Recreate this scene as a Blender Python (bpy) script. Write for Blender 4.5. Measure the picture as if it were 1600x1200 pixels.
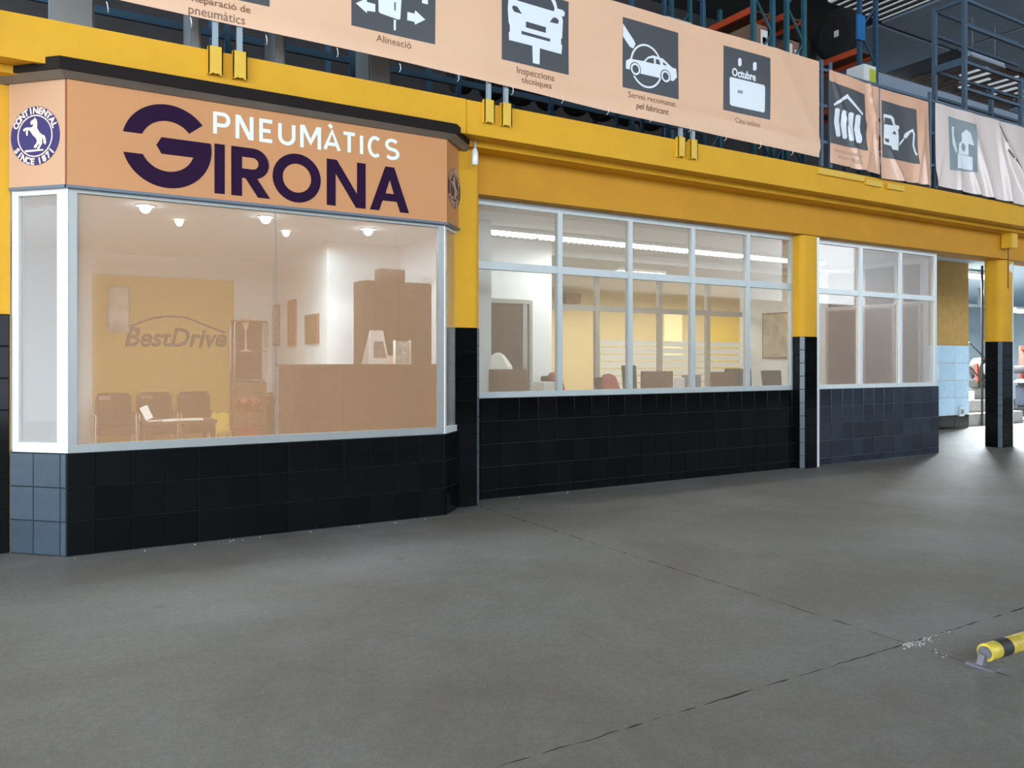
import bpy, bmesh, math, random
from mathutils import Vector, Matrix
from mathutils.geometry import tessellate_polygon
random.seed(7)
S = bpy.context.scene
COL = S.collection
for o in list(bpy.data.objects): bpy.data.objects.remove(o)

# ------------------------------------------------------------------ camera
ANG = math.radians(31.13); CH = 1.5; FPX = 1250.0; HY = 565.0
cd = bpy.data.cameras.new('camera'); cam = bpy.data.objects.new('camera', cd); COL.objects.link(cam)
cam.location = (0, 0, CH); cam.rotation_euler = (math.pi/2, 0, -ANG)
cd.sensor_fit = 'HORIZONTAL'; cd.sensor_width = 36; cd.lens = FPX/1600*36
cd.shift_y = -(600-HY)/1600; cd.clip_end = 200
S.camera = cam
# ------------------------------------------------------------------ world, exposure
w = bpy.data.worlds.new('world'); S.world = w; w.use_nodes = True
bg = w.node_tree.nodes['Background']
bg.inputs[0].default_value = (0.80, 0.90, 1.0, 1); bg.inputs[1].default_value = 5.1
S.view_settings.view_transform = 'Standard'; S.view_settings.look = 'None'
S.view_settings.exposure = 0.0; S.view_settings.gamma = 1; S.view_settings.use_curve_mapping = False
def area(name, loc, direction, sx, sy, power, color):
    l = bpy.data.lights.new(name, 'AREA'); l.shape = 'RECTANGLE'; l.size = sx; l.size_y = sy
    l.energy = power; l.color = color
    o = bpy.data.objects.new(name, l); COL.objects.link(o); o.location = loc
    o.rotation_euler = Vector(direction).to_track_quat('-Z', 'Y').to_euler(); return o
# daylight arriving through the hall's open side, and lamps of the rooms
area('light_gate', (-9, 1.5, 4.2), (1, 0.42, -0.12), 9, 6, 260, (0.85, 0.93, 1.0))
area('light_reception', (2.0, 9.9, 3.12), (0, 0, -1), 3.2, 2.0, 150, (0.78, 0.92, 1.0))
area('light_office', (9.2, 8.9, 3.05), (0, 0.1, -1), 6.0, 0.3, 130, (1.0, 0.98, 0.93))
area('light_back_office', (12.0, 13.3, 3.0), (0, 0, -1), 8.5, 1.5, 240, (1.0, 0.90, 0.70))
area('light_garage', (20.5, 11.5, 3.45), (0, 0, -1), 5.0, 1.0, 3000, (0.86, 0.95, 1.0))

# ------------------------------------------------------------------ pixel rays to real planes
F = Vector((math.sin(ANG), math.cos(ANG), 0)); R = Vector((math.cos(ANG), -math.sin(ANG), 0))
def ray(px, py): return F + R*((px-800)/FPX) + Vector((0, 0, (HY-py)/FPX))
def atY(px, py, Y):
    d = ray(px, py); k = Y/d.y; return Vector((d.x*k, Y, CH+d.z*k))
def atX(px, py, X):
    d = ray(px, py); k = X/d.x; return Vector((X, d.y*k, CH+d.z*k))
def XY(px, Y): return atY(px, HY, Y).x

# ------------------------------------------------------------------ materials
MATS = {}
def mat(name, col, rough=0.5, metal=0.0, var=0.0, scale=6.0, bump=0.0, bscale=40.0, emit=None, es=0, rnd=0.0, spec=0.5, coat=0, trans=0):
    if name in MATS: return MATS[name]
    m = bpy.data.materials.new(name); m.use_nodes = True; nt = m.node_tree; b = nt.nodes['Principled BSDF']
    b.inputs['Roughness'].default_value = rough; b.inputs['Metallic'].default_value = metal
    b.inputs['Specular IOR Level'].default_value = spec; b.inputs['Coat Weight'].default_value = coat
    b.inputs['Transmission Weight'].default_value = trans
    b.inputs['Base Color'].default_value = (*col, 1)
    tc = nt.nodes.new('ShaderNodeTexCoord'); src = None
    if var or rnd:
        n = nt.nodes.new('ShaderNodeTexNoise'); n.inputs['Scale'].default_value = scale; n.inputs['Detail'].default_value = 5
        nt.links.new(tc.outputs['Object'], n.inputs['Vector'])
        mr = nt.nodes.new('ShaderNodeMapRange'); mr.inputs['From Min'].default_value = .3; mr.inputs['From Max'].default_value = .7
        mr.inputs['To Min'].default_value = 1-var; mr.inputs['To Max'].default_value = 1+var
        nt.links.new(n.outputs['Fac'], mr.inputs['Value'])
        src = mr.outputs[0]
        if rnd:
            oi = nt.nodes.new('ShaderNodeObjectInfo'); m2 = nt.nodes.new('ShaderNodeMapRange')
            m2.inputs['To Min'].default_value = 1-rnd; m2.inputs['To Max'].default_value = 1+rnd
            nt.links.new(oi.outputs['Random'], m2.inputs['Value'])
            mu = nt.nodes.new('ShaderNodeMath'); mu.operation = 'MULTIPLY'
            nt.links.new(src, mu.inputs[0]); nt.links.new(m2.outputs[0], mu.inputs[1]); src = mu.outputs[0]
        hs = nt.nodes.new('ShaderNodeHueSaturation'); hs.inputs['Color'].default_value = (*col, 1)
        nt.links.new(src, hs.inputs['Value']); nt.links.new(hs.outputs[0], b.inputs['Base Color'])
    if bump:
        n2 = nt.nodes.new('ShaderNodeTexNoise'); n2.inputs['Scale'].default_value = bscale; n2.inputs['Detail'].default_value = 6
        nt.links.new(tc.outputs['Object'], n2.inputs['Vector'])
        bp = nt.nodes.new('ShaderNodeBump'); bp.inputs['Strength'].default_value = bump; bp.inputs['Distance'].default_value = .01
        nt.links.new(n2.outputs['Fac'], bp.inputs['Height']); nt.links.new(bp.outputs[0], b.inputs['Normal'])
    if emit:
        b.inputs['Emission Color'].default_value = (*emit, 1); b.inputs['Emission Strength'].default_value = es
    MATS[name] = m; return m

def concrete():
    m = bpy.data.materials.new('worn concrete'); m.use_nodes = True; nt = m.node_tree; b = nt.nodes['Principled BSDF']
    L = nt.links.new
    tc = nt.nodes.new('ShaderNodeTexCoord')
    def noise(s, d, r=.55, dist=0):
        n = nt.nodes.new('ShaderNodeTexNoise'); n.inputs['Scale'].default_value = s; n.inputs['Detail'].default_value = d
        n.inputs['Roughness'].default_value = r; n.inputs['Distortion'].default_value = dist
        L(tc.outputs['Object'], n.inputs['Vector']); return n
    a = noise(.55, 6, .6, .6); c = noise(5, 9, .65); f = noise(70, 6, .7); h = noise(22, 4, .75); st = noise(1.7, 4, .6, 1.2)
    r1 = nt.nodes.new('ShaderNodeValToRGB'); r1.color_ramp.elements[0].position = .32; r1.color_ramp.elements[1].position = .68
    r1.color_ramp.elements[0].color = (.138, .128, .110, 1); r1.color_ramp.elements[1].color = (.200, .203, .196, 1)
    L(a.outputs['Fac'], r1.inputs['Fac'])
    def mul(src, n, lo, hi, p0=.3, p1=.7):
        mr = nt.nodes.new('ShaderNodeMapRange'); mr.inputs['From Min'].default_value = p0; mr.inputs['From Max'].default_value = p1
        mr.inputs['To Min'].default_value = lo; mr.inputs['To Max'].default_value = hi; L(n.outputs['Fac'], mr.inputs['Value'])
        mx = nt.nodes.new('ShaderNodeMix'); mx.data_type = 'RGBA'; mx.blend_type = 'MULTIPLY'; mx.inputs[0].default_value = 1
        L(src, mx.inputs[6]); L(mr.outputs[0], mx.inputs[7]); return mx.outputs[2]
    s = mul(r1.outputs[0], c, .88, 1.10); s = mul(s, f, .84, 1.16); s = mul(s, h, .86, 1.10); s = mul(s, st, .90, 1.03, .25, .5)
    # oil spots
    v = nt.nodes.new('ShaderNodeTexVoronoi'); v.inputs['Scale'].default_value = 1.1; L(tc.outputs['Object'], v.inputs['Vector'])
    mr = nt.nodes.new('ShaderNodeMapRange'); mr.inputs['From Min'].default_value = .02; mr.inputs['From Max'].default_value = .07
    mr.inputs['To Min'].default_value = .72; mr.inputs['To Max'].default_value = 1; L(v.outputs['Distance'], mr.inputs['Value'])
    mx = nt.nodes.new('ShaderNodeMix'); mx.data_type = 'RGBA'; mx.blend_type = 'MULTIPLY'; mx.inputs[0].default_value = 1
    L(s, mx.inputs[6]); L(mr.outputs[0], mx.inputs[7])
    L(mx.outputs[2], b.inputs['Base Color'])
    rr = nt.nodes.new('ShaderNodeMapRange'); rr.inputs['To Min'].default_value = .45; rr.inputs['To Max'].default_value = .75
    L(c.outputs['Fac'], rr.inputs['Value']); L(rr.outputs[0], b.inputs['Roughness'])
    bp = nt.nodes.new('ShaderNodeBump'); bp.inputs['Strength'].default_value = .25; bp.inputs['Distance'].default_value = .006
    ad = nt.nodes.new('ShaderNodeMath'); ad.operation = 'ADD'; L(c.outputs['Fac'], ad.inputs[0]); L(f.outputs['Fac'], ad.inputs[1])
    L(ad.outputs[0], bp.inputs['Height']); L(bp.outputs[0], b.inputs['Normal'])
    return m

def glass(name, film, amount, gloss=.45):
    # window pane; a diffuse salmon tint stands in for the reflected haze
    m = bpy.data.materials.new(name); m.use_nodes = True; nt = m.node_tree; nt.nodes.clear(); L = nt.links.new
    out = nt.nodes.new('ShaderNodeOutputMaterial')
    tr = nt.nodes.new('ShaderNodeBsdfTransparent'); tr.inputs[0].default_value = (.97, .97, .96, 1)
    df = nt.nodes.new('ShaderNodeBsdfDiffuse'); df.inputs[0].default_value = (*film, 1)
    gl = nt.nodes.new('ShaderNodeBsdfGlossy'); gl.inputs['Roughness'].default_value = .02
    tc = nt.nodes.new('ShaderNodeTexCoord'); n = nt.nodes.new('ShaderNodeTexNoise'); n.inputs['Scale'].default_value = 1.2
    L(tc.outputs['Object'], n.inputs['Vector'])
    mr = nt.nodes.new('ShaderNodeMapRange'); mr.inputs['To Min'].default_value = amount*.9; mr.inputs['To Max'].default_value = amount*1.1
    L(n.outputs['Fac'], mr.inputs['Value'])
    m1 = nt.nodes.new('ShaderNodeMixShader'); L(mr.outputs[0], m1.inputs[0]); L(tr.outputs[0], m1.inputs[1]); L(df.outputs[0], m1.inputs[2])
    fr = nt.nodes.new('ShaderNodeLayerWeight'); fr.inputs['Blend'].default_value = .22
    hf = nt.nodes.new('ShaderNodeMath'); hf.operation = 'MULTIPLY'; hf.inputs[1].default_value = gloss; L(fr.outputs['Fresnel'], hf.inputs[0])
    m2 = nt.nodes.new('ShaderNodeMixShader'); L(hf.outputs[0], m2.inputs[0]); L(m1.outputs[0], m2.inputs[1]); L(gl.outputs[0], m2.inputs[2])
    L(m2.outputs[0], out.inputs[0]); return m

M_conc = concrete()
M_yel = mat('yellow paint', (.74, .385, .022), .6, spec=.25, var=.05, scale=2.5, bump=.15, bscale=30)
M_yel2 = mat('yellow steel plate', (.76, .47, .035), .4, var=.04)
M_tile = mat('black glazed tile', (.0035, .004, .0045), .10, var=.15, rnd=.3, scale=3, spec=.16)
M_ptile = mat('tile with bright reflection', (.58, .80, .98), .18, var=.06, rnd=.08)  # bright reflection on the tiles is put into this pale blue
M_grout = mat('dark grout', (.012, .014, .016), .9)
M_grout2 = mat('grey grout', (.028, .033, .038), .9)
M_grout3 = mat('pale worn grout', (.11, .14, .17), .9)
M_alu = mat('white aluminium frame', (.33, .35, .34), .38, metal=.25, var=.03)
M_alu2 = mat('bright white aluminium', (.80, .84, .84), .3, metal=.1)
M_alu3 = mat('pale aluminium frame', (.50, .54, .54), .35, metal=.15, var=.03)
M_gask = mat('black gasket', (.02, .02, .02), .6)
M_haze = glass('shop glass with painted haze', (.90, .53, .30), .235)
M_haze2 = glass('side glass with painted haze', (.75, .64, .60), .17)
M_haze3 = glass('office glass with painted haze', (.90, .68, .48), .14)
M_haze4 = glass('right window glass with painted haze', (.86, .66, .54), .20)
M_sign = mat('orange sign sheet', (.57, .245, .083), .45, var=.03, scale=1.5)
M_sign2 = mat('side lit orange sign sheet', (.55, .31, .17), .45, var=.03, scale=1.5)  # same sheet painted paler for the strong light on the left side
M_pur = mat('dark purple vinyl', (.022, .006, .030), .6, spec=.08)
M_navy = mat('blue violet print', (.055, .045, .15), .6, spec=.1)
M_cream = mat('cream print', (.93, .72, .55), .5)
M_white = mat('white vinyl', (.80, .90, .86), .45)
M_roofd = mat('brown black roof edge', (.014, .010, .009), .6, spec=.12)
M_crown = mat('greyed moulding', (.17, .15, .13), .45, var=.08)
M_ban = mat('peach banner vinyl', (.84, .52, .33), .42, var=.02, scale=2)
M_ban2 = mat('glossy peach banner vinyl', (.82, .47, .31), .25, coat=.4)
M_ban3 = mat('peach banner vinyl with glare', (.84, .70, .64), .28, coat=.4)  # whitish glare on the peach vinyl is put into the colour
M_icon = mat('charcoal print', (.075, .078, .088), .38)
M_icon3 = mat('lightened grey print', (.28, .33, .35), .35)  # charcoal print lightened along with the painted glare
M_iwhite = mat('white print', (.84, .88, .92), .4)
M_itext = mat('brown print', (.22, .12, .07), .5)
M_itext2 = mat('faint brown print', (.42, .26, .18), .5)
M_wallw = mat('white plaster', (.74, .80, .82), .8, var=.02)
M_wallb = mat('bluish garage plaster', (.62, .74, .82), .8, var=.03)
M_ceilw = mat('white ceiling', (.66, .70, .70), .85, var=.02)
M_py = mat('yellow wall paint', (.55, .37, .075), .7)
M_beige = mat('beige yellow wall', (.62, .54, .33), .8, var=.03)
M_dark = mat('dark brown laminate', (.022, .014, .010), .5)
M_dark2 = mat('dark brown door', (.05, .03, .022), .5, var=.1)
M_black = mat('black leather', (.012, .011, .011), .3)
M_plast = mat('black plastic', (.015, .015, .017), .45)
M_grey = mat('grey plastic', (.25, .27, .28), .5)
M_floor2 = mat('brown office floor', (.16, .10, .06), .35, var=.1)
M_wood = mat('brown wood', (.16, .085, .045), .5, var=.15, scale=10)
M_chrome = mat('chrome', (.8, .8, .8), .15, metal=1)
M_tube = mat('lit fluorescent tube', (1, 1, 1), .5, emit=(1, .99, .95), es=6)
M_tubeb = mat('lit cool tube', (1, 1, 1), .5, emit=(.9, .97, 1), es=9)
M_tubew = mat('lit warm tube', (1, 1, 1), .5, emit=(1, .94, .74), es=3.5)
M_spot = mat('lit cool spot', (1, 1, 1), .5, emit=(.85, .93, 1), es=30)
M_spotw = mat('lit warm spot', (1, 1, 1), .5, emit=(1, .84, .62), es=12)
M_blue = mat('dark blue rack steel', (.028, .085, .15), .45, var=.08)
M_teal = mat('teal rack steel', (.030, .12, .16), .45, var=.1)
M_bblue = mat('bright blue steel', (.02, .16, .42), .4)
M_slate = mat('slate blue rail steel', (.075, .12, .17), .45, var=.08)
M_orange = mat('orange rack beam', (.62, .09, .03), .45)
M_rub = mat('black rubber', (.014, .014, .015), .75, bump=.2)
M_card = mat('brown cardboard', (.25, .15, .10), .85, var=.08)
M_paper = mat('white paper label', (.82, .82, .80), .7)
M_red = mat('red print', (.65, .06, .04), .6)
M_lime = mat('yellow green print', (.55, .60, .05), .6)
M_roof = mat('grey roof panel', (.25, .32, .40), .75, var=.05)
M_roofb = mat('dark roof sheet', (.055, .052, .05), .7)
M_brown = mat('brown roof sheet', (.13, .085, .06), .7)
M_skyl = mat('glowing roof sheet', (.75, .8, .82), .5, trans=.0, emit=(.85, .93, 1), es=.3)  # slight emission stands for daylight coming through the sheets
M_dwall = mat('hall wall in painted shade', (.045, .042, .045), .8, var=.1)  # dark colour stands for the shade behind racks and banners
M_gwall = mat('grey upper wall', (.36, .43, .54), .8, var=.05)
M_pal = mat('pale posts', (.32, .38, .42), .4)
M_redp = mat('red plastic', (.22, .03, .02), .5)
M_yelp = mat('yellow plastic', (.62, .42, .05), .5)
M_leaf = mat('red leaves', (.30, .07, .04), .6)
M_map = mat('map print', (.42, .36, .27), .6, var=.35, scale=7)
M_frost = mat('frosted stripe film', (.80, .82, .74), .5)
M_glow = mat('glowing office blind', (.75, .68, .42), .6, emit=(1, .88, .52), es=.45)  # own emission stands in for light from behind
M_bar = mat('chipped yellow barrier paint', (.55, .42, .05), .4, var=.35, scale=16, bump=.3)
M_barend = mat('bare grey steel', (.16, .16, .18), .5, metal=.3, var=.2, scale=20)
M_stone = mat('pale concrete crumbs', (.38, .37, .34), .9)
M_step = mat('stair concrete', (.30, .29, .28), .8, var=.08)

# ------------------------------------------------------------------ mesh helpers
class MB:
    def __init__(s): s.v = []; s.f = []
    def add(s, vs, fs):
        n = len(s.v); s.v += [tuple(v) for v in vs]; s.f += [tuple(i+n for i in f) for f in fs]; return s
    def box(s, x0, x1, y0, y1, z0, z1):
        return s.add([(x, y, z) for x in (x0, x1) for y in (y0, y1) for z in (z0, z1)],
            [(0, 1, 3, 2), (4, 6, 7, 5), (0, 4, 5, 1), (2, 3, 7, 6), (0, 2, 6, 4), (1, 5, 7, 3)])
    def obox(s, O, U, N, u0, u1, v0, v1, n0, n1):
        U = Vector(U).normalized(); N = Vector(N).normalized(); O = Vector(O); Z = Vector((0, 0, 1))
        vs = [O+U*u+N*n+Z*v for u in (u0, u1) for n in (n0, n1) for v in (v0, v1)]
        return s.add(vs, [(0, 1, 3, 2), (4, 6, 7, 5), (0, 4, 5, 1), (2, 3, 7, 6), (0, 2, 6, 4), (1, 5, 7, 3)])
    def bar(s, a, b, w, h=None, up=(0, 0, 1)):
        a = Vector(a); b = Vector(b); h = h or w; d = (b-a).normalized(); up = Vector(up)
        if abs(d.dot(up)) > .95: up = Vector((0, 1, 0))
        x = d.cross(up).normalized()*w/2; y = x.cross(d).normalized()*h/2
        vs = [p+i+j for p in (a, b) for i, j in ((-x, -y), (x, -y), (x, y), (-x, y))]
        return s.add(vs, [(3, 2, 1, 0), (4, 5, 6, 7), (0, 1, 5, 4), (1, 2, 6, 5), (2, 3, 7, 6), (3, 0, 4, 7)])
    def tube(s, pts, r, n=8, cap=True):
        pts = [Vector(p) for p in pts]; rings = []; base = len(s.v); prev = None
        for i, p in enumerate(pts):
            d = (pts[min(i+1, len(pts)-1)]-pts[max(i-1, 0)]).normalized()
            if prev is None:
                prev = d.orthogonal().normalized()
            u = (prev-d*prev.dot(d)).normalized(); prev = u; q = d.cross(u)
            rr = r[i] if isinstance(r, (list, tuple)) else r
            s.v += [tuple(p+(u*math.cos(t)+q*math.sin(t))*rr) for t in [2*math.pi*k/n for k in range(n)]]
        for i in range(len(pts)-1):
            for k in range(n):
                a = base+i*n+k; b = base+i*n+(k+1) % n; s.f.append((a, b, b+n, a+n))
        if cap:
            s.f.append(tuple(base+k for k in range(n))[::-1]); s.f.append(tuple(base+(len(pts)-1)*n+k for k in range(n)))
        return s
    def lathe(s, prof, c=(0, 0, 0), axis='z', n=20):
        base = len(s.v)
        for r, h in prof:
            for k in range(n):
                t = 2*math.pi*k/n; a, b = r*math.cos(t), r*math.sin(t)
                p = {'z': (a, b, h), 'y': (a, h, b), 'x': (h, a, b)}[axis]
                s.v.append((c[0]+p[0], c[1]+p[1], c[2]+p[2]))
        for i in range(len(prof)-1):
            for k in range(n):
                a = base+i*n+k; b = base+i*n+(k+1) % n; s.f.append((a, b, b+n, a+n))
        s.f.append(tuple(base+k for k in range(n))[::-1]); s.f.append(tuple(base+(len(prof)-1)*n+k for k in range(n)))
        return s
    def poly(s, loops, O, U, N, d0, d1):
        s.lay = getattr(s, 'lay', -1)+1; d1 = d1+(s.lay % 3)*.0006     # lifts overlapping strokes off one another
        """flat shape with holes, on the plane O + U*u + Z*v (v absolute height), from offset d0 to d1 along N"""
        O = Vector(O); U = Vector(U).normalized(); N = Vector(N).normalized(); Z = Vector((0, 0, 1))
        loops = [[(float(a), float(b)) for a, b in lp] for lp in loops]
        flat = [p for lp in loops for p in lp]
        tris = tessellate_polygon([[Vector((a, b, 0)) for a, b in lp] for lp in loops])
        n = len(flat); base = len(s.v)
        for d in (d0, d1): s.v += [tuple(O+U*a+Z*b+N*d) for a, b in flat]
        for t in tris:
            a, b, c = [Vector(s.v[base+n+i]) for i in t]
            if (b-a).cross(c-a).dot(N) < 0: t = t[::-1]
            s.f.append(tuple(base+n+i for i in t)); s.f.append(tuple(base+i for i in t[::-1]))
        k = 0
        for lp in loops:
            m = len(lp)
            for i in range(m):
                a = base+k+i; b = base+k+(i+1) % m; s.f.append((a, b, b+n, a+n))
            k += m
        return s
    def mesh(s, name, m, smooth=False):
        me = bpy.data.meshes.new(name); me.from_pydata(s.v, [], s.f); me.materials.append(m)
        if smooth:
            for p in me.polygons: p.use_smooth = True
            me.set_sharp_from_angle(angle=math.radians(38))
        me.validate(); me.update(); return me
    def build(s, name, m, parent=None, smooth=False, bevel=0, fixn=True):
        me = s.mesh(name, m, smooth)
        if bevel or fixn:
            bm = bmesh.new(); bm.from_mesh(me)
            if fixn: bmesh.ops.recalc_face_normals(bm, faces=bm.faces)
            if bevel: bmesh.ops.bevel(bm, geom=bm.edges, offset=bevel, segments=2, affect='EDGES', clamp_overlap=True)
            bm.to_mesh(me); bm.free()
            if smooth: me.set_sharp_from_angle(angle=math.radians(38))
        return link(name, me, parent)
def link(name, data, parent=None):
    o = bpy.data.objects.new(name, data); COL.objects.link(o)
    if parent is not None:
        o.parent = parent; o.location = -world_loc(parent)      # parts keep world coordinates
    return o
def world_loc(o):
    p = Vector((0, 0, 0))
    # roots are empties or meshes without rotation; parts keep world coordinates
    while o is not None:
        p += o.location; o = o.parent
    return p
def tag(o, label=None, cat=None, group=None, kind=None):
    if label: o['label'] = label
    if cat: o['category'] = cat
    if group: o['group'] = group
    if kind: o['kind'] = kind
    return o
def thing(name, label, cat, loc=(0, 0, 0), group=None):
    o = link(name, None); o.location = loc; return tag(o, label, cat, group)
def struct(name, mb, m, label=None, cat='structure', **k):
    o = mb.build(name, m, **k); return tag(o, label, None, None, 'structure')
def ribbon(pts, w, n=10):
    """one mitred outline for a stroked line, as a list with a single loop"""
    P_ = [Vector(p) for p in pts]; P_ = [p for i, p in enumerate(P_) if i == 0 or (p-P_[i-1]).length > 1e-5]; Lf, Rt = [], []
    for i, p in enumerate(P_):
        d0 = (p-P_[i-1]).normalized() if i else None; d1 = (P_[i+1]-p).normalized() if i < len(P_)-1 else None
        d0 = d0 or d1; d1 = d1 or d0; n0 = Vector((-d0.y, d0.x)); n1 = Vector((-d1.y, d1.x)); m = (n0+n1)
        m = m.normalized(); k = min(1/max(m.dot(n0), .25), 1.45)*w/2
        Lf.append(tuple(p+m*k)); Rt.append(tuple(p-m*k))
    return [Lf+Rt[::-1]]
def arc(cx, cy, rx, ry, a0, a1, n=12):
    return [(cx+rx*math.cos(math.radians(a0+(a1-a0)*k/n)), cy+ry*math.sin(math.radians(a0+(a1-a0)*k/n))) for k in range(n+1)]
def text_mesh(body, size, align='CENTER', shear=0, weight=0):
    c = bpy.data.curves.new('lettering', 'FONT'); c.body = body; c.size = size; c.align_x = align; c.shear = shear
    c.extrude = .0012; c.offset = weight; c.space_line = .9; c.resolution_u = 3
    o = bpy.data.objects.new('tmp', c); COL.objects.link(o)
    bpy.context.view_layer.update()
    me = bpy.data.meshes.new_from_object(o.evaluated_get(bpy.context.evaluated_depsgraph_get()))
    bpy.data.objects.remove(o); vs = [v.co.copy() for v in me.vertices]; fs = [tuple(p.vertices) for p in me.polygons]
    return vs, fs
def put_text(mb, body, size, O, U, N, off, width=None, **k):
    vs, fs = text_mesh(body, size, **k); O = Vector(O); U = Vector(U).normalized(); N = Vector(N).normalized()
    if width:
        xs = [v.x for v in vs]; sc = width/(max(xs)-min(xs)); vs = [Vector((v.x*sc, v.y, v.z)) for v in vs]
    mb.add([O+U*v.x+Vector((0, 0, v.y))+N*(off+v.z) for v in vs], fs)
X_ = (1, 0, 0); NF = (0, -1, 0)

TILE = {}
def tiles(parent, O, U, N, width, z0, z1, m, tw=.25, th=.25, u_start=0.0, gap=.006, from_top=True):
    U = Vector(U).normalized(); N = Vector(N).normalized(); O = Vector(O)
    us = [0.0]; u = u_start if u_start > .02 else tw
    while u < width-.02: us.append(u); u += tw
    us.append(width)
    zs = [z1]; z = z1-th
    while z > z0+.03: zs.append(z); z -= th
    zs.append(z0)
    ang = math.atan2(U.y, U.x)
    base = world_loc(parent)
    for a, b in zip(us, us[1:]):
        for t, s in zip(zs, zs[1:]):
            key = (round(b-a, 3), round(t-s, 3), m.name)
            if key not in TILE:
                W, H = (b-a-gap)/2, (t-s-gap)/2; c = .004
                q = MB(); q.v = [(-W, 0, -H), (W, 0, -H), (W, 0, H), (-W, 0, H), (-W, -.008, -H), (W, -.008, -H), (W, -.008, H), (-W, -.008, H),
                       (-W+c, -.012, -H+c), (W-c, -.012, -H+c), (W-c, -.012, H-c), (-W+c, -.012, H-c)]
                q.f = [(3, 2, 1, 0)]
                for k in (0, 4):
                    for i in range(4): q.f.append((k+i, k+(i+1) % 4, k+4+(i+1) % 4, k+4+i))
                q.f.append((8, 9, 10, 11)); TILE[key] = q.mesh('tile', m)
            o = bpy.data.objects.new('tile', TILE[key]); COL.objects.link(o); o.parent = parent
            p = O+U*((a+b)/2)+Vector((0, 0, (t+s)/2)); o.location = p-base
            o.rotation_euler = (random.uniform(-.003, .003), 0, ang+random.uniform(-.003, .003))

# ================================================================== GROUND
def jag(p, q, step=.06, amp=.006):
    p = Vector(p); q = Vector(q); n = max(2, int((q-p).length/step)); d = (q-p).normalized(); nn = Vector((-d.y, d.x))
    return [tuple(p+(q-p)*k/n+nn*(random.uniform(-amp, amp) if 0 < k < n else 0)) for k in range(n)]
M_dirt = mat('dark joint dirt', (.035, .033, .030), .95, var=.4, scale=9)
fl = struct('floor', MB().box(-16, 34, -12, 30, -.12, -.035), M_dirt)
JX, JY, g = 4.0, 2.56, .003
def slab(x0, x1, y0, y1):
    pts = jag((x0, y0), (x1, y0))+jag((x1, y0), (x1, y1))+jag((x1, y1), (x0, y1))+jag((x0, y1), (x0, y0))
    n = len(pts); m = MB(); m.v = [(x, y, 0) for x, y in pts]+[(x, y, -.034) for x, y in pts]
    m.f = [tuple(range(n))]+[(i, i+n, (i+1) % n+n, (i+1) % n) for i in range(n)]
    o = m.build('concrete_slab', M_conc, fl); o.data.materials.append(M_dirt)
    for p in o.data.polygons:
        if abs(p.normal.z) < .5: p.material_index = 1
    return o
slab(-16, JX-g, -12, JY-g); slab(JX+g, 34, -12, JY-g); slab(-16, JX-g, JY+g, 30); slab(JX+g, 34, JY+g, 30)
# crumbled joint
cr = MB(); random.seed(3)
def crumb(m, x, y, r):
    z = r*.45; m.add([(x+r*random.uniform(.7, 1.2)*math.cos(t), y+r*random.uniform(.5, 1)*math.sin(t), 0) for t in (0, 1.2, 2.5, 3.8, 5.1)]+
      [(x+r*.5*math.cos(t), y+r*.4*math.sin(t), z) for t in (0, 1.2, 2.5, 3.8, 5.1)],
      [(0, 1, 2, 3, 4)[::-1], (5, 6, 7, 8, 9)]+[(i, (i+1) % 5, (i+1) % 5+5, i+5) for i in range(5)])
for k in range(70):
    crumb(cr, JX-.04+random.uniform(-.06, .48)*random.random()**.8, JY-.02+random.uniform(-.035, .03), random.uniform(.003, .010))
for k in range(12): crumb(cr, JX+random.uniform(-.03, .05), JY-random.uniform(.05, .24), random.uniform(.003, .01))
for k in range(60):
    x = random.uniform(.3, 12.5); crumb(cr, x, (6.97 if x < 3.5 else 7.55)-random.uniform(0, .05), random.uniform(.004, .014))
tag(cr.build('concrete_crumbs', M_stone), 'pale crumbs of concrete along the open floor joint', 'rubble', kind='stuff')
# dark worn spalls beside the joint (real shallow pits' rims as thin flakes)
# ================================================================== WALLS OF THE FRONT
ZB = .79; ZSB = 2.857; ZST = 3.665; YB0 = 7.03
LA = Vector((-.12, 7.40, 0)); LB = Vector((.25, 7.03, 0)); RA = Vector((3.49, 7.03, 0)); RB = Vector((3.80, 7.34, 0))
UL = (LB-LA).normalized(); NL = Vector((-UL.y*-1, 0, 0)); NL = Vector((-.7071, -.7071, 0)); UR = Vector((.7071, .7071, 0)); NR = Vector((.7071, -.7071, 0))
LL = (LB-LA).length; LR = (RB-RA).length
b = MB(); t = .16
outer = [(-.12, 7.40), (.25, 7.03), (3.49, 7.03), (3.80, 7.34)]; inner = [(-.12, 7.62), (.32, 7.19), (3.42, 7.19), (3.68, 7.45)]
n = 4
b.v = [(x, y, z) for z in (0, ZB) for x, y in outer+inner[::-1]]
b.f = [tuple(range(8))[::-1], tuple(range(8, 16))]+[(i, (i+1) % 8, (i+1) % 8+8, i+8) for i in range(8)]
wb = struct('wall_booth', b, M_grout)
tiles(wb, (.25, 7.03, 0), X_, NF, 3.24, 0.004, ZB, M_tile, th=.262, u_start=.2)
tiles(wb, LA, UL, NL, LL, 0.004, ZB, mat('sky tinted glazed tile', (.05, .075, .10), .2, var=.1, rnd=.12), th=.262, u_start=.22)  # reflected sky is put into the colour of these black tiles
tiles(wb, RA, UR, NR, LR, 0.004, ZB, M_tile, th=.262)
YW = 7.6; ZS = 1.10
wf = struct('wall_front', MB().box(4.02, 9.3, YW, YW+.16, 0, ZS), M_grout2)
tiles(wf, (4.04, YW, 0), X_, NF, 5.22, .004, ZS, M_tile, u_start=.135)
wr = struct('wall_right', MB().box(9.55, 12.74, YW, YW+.16, 0, ZS), M_grout3)
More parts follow.
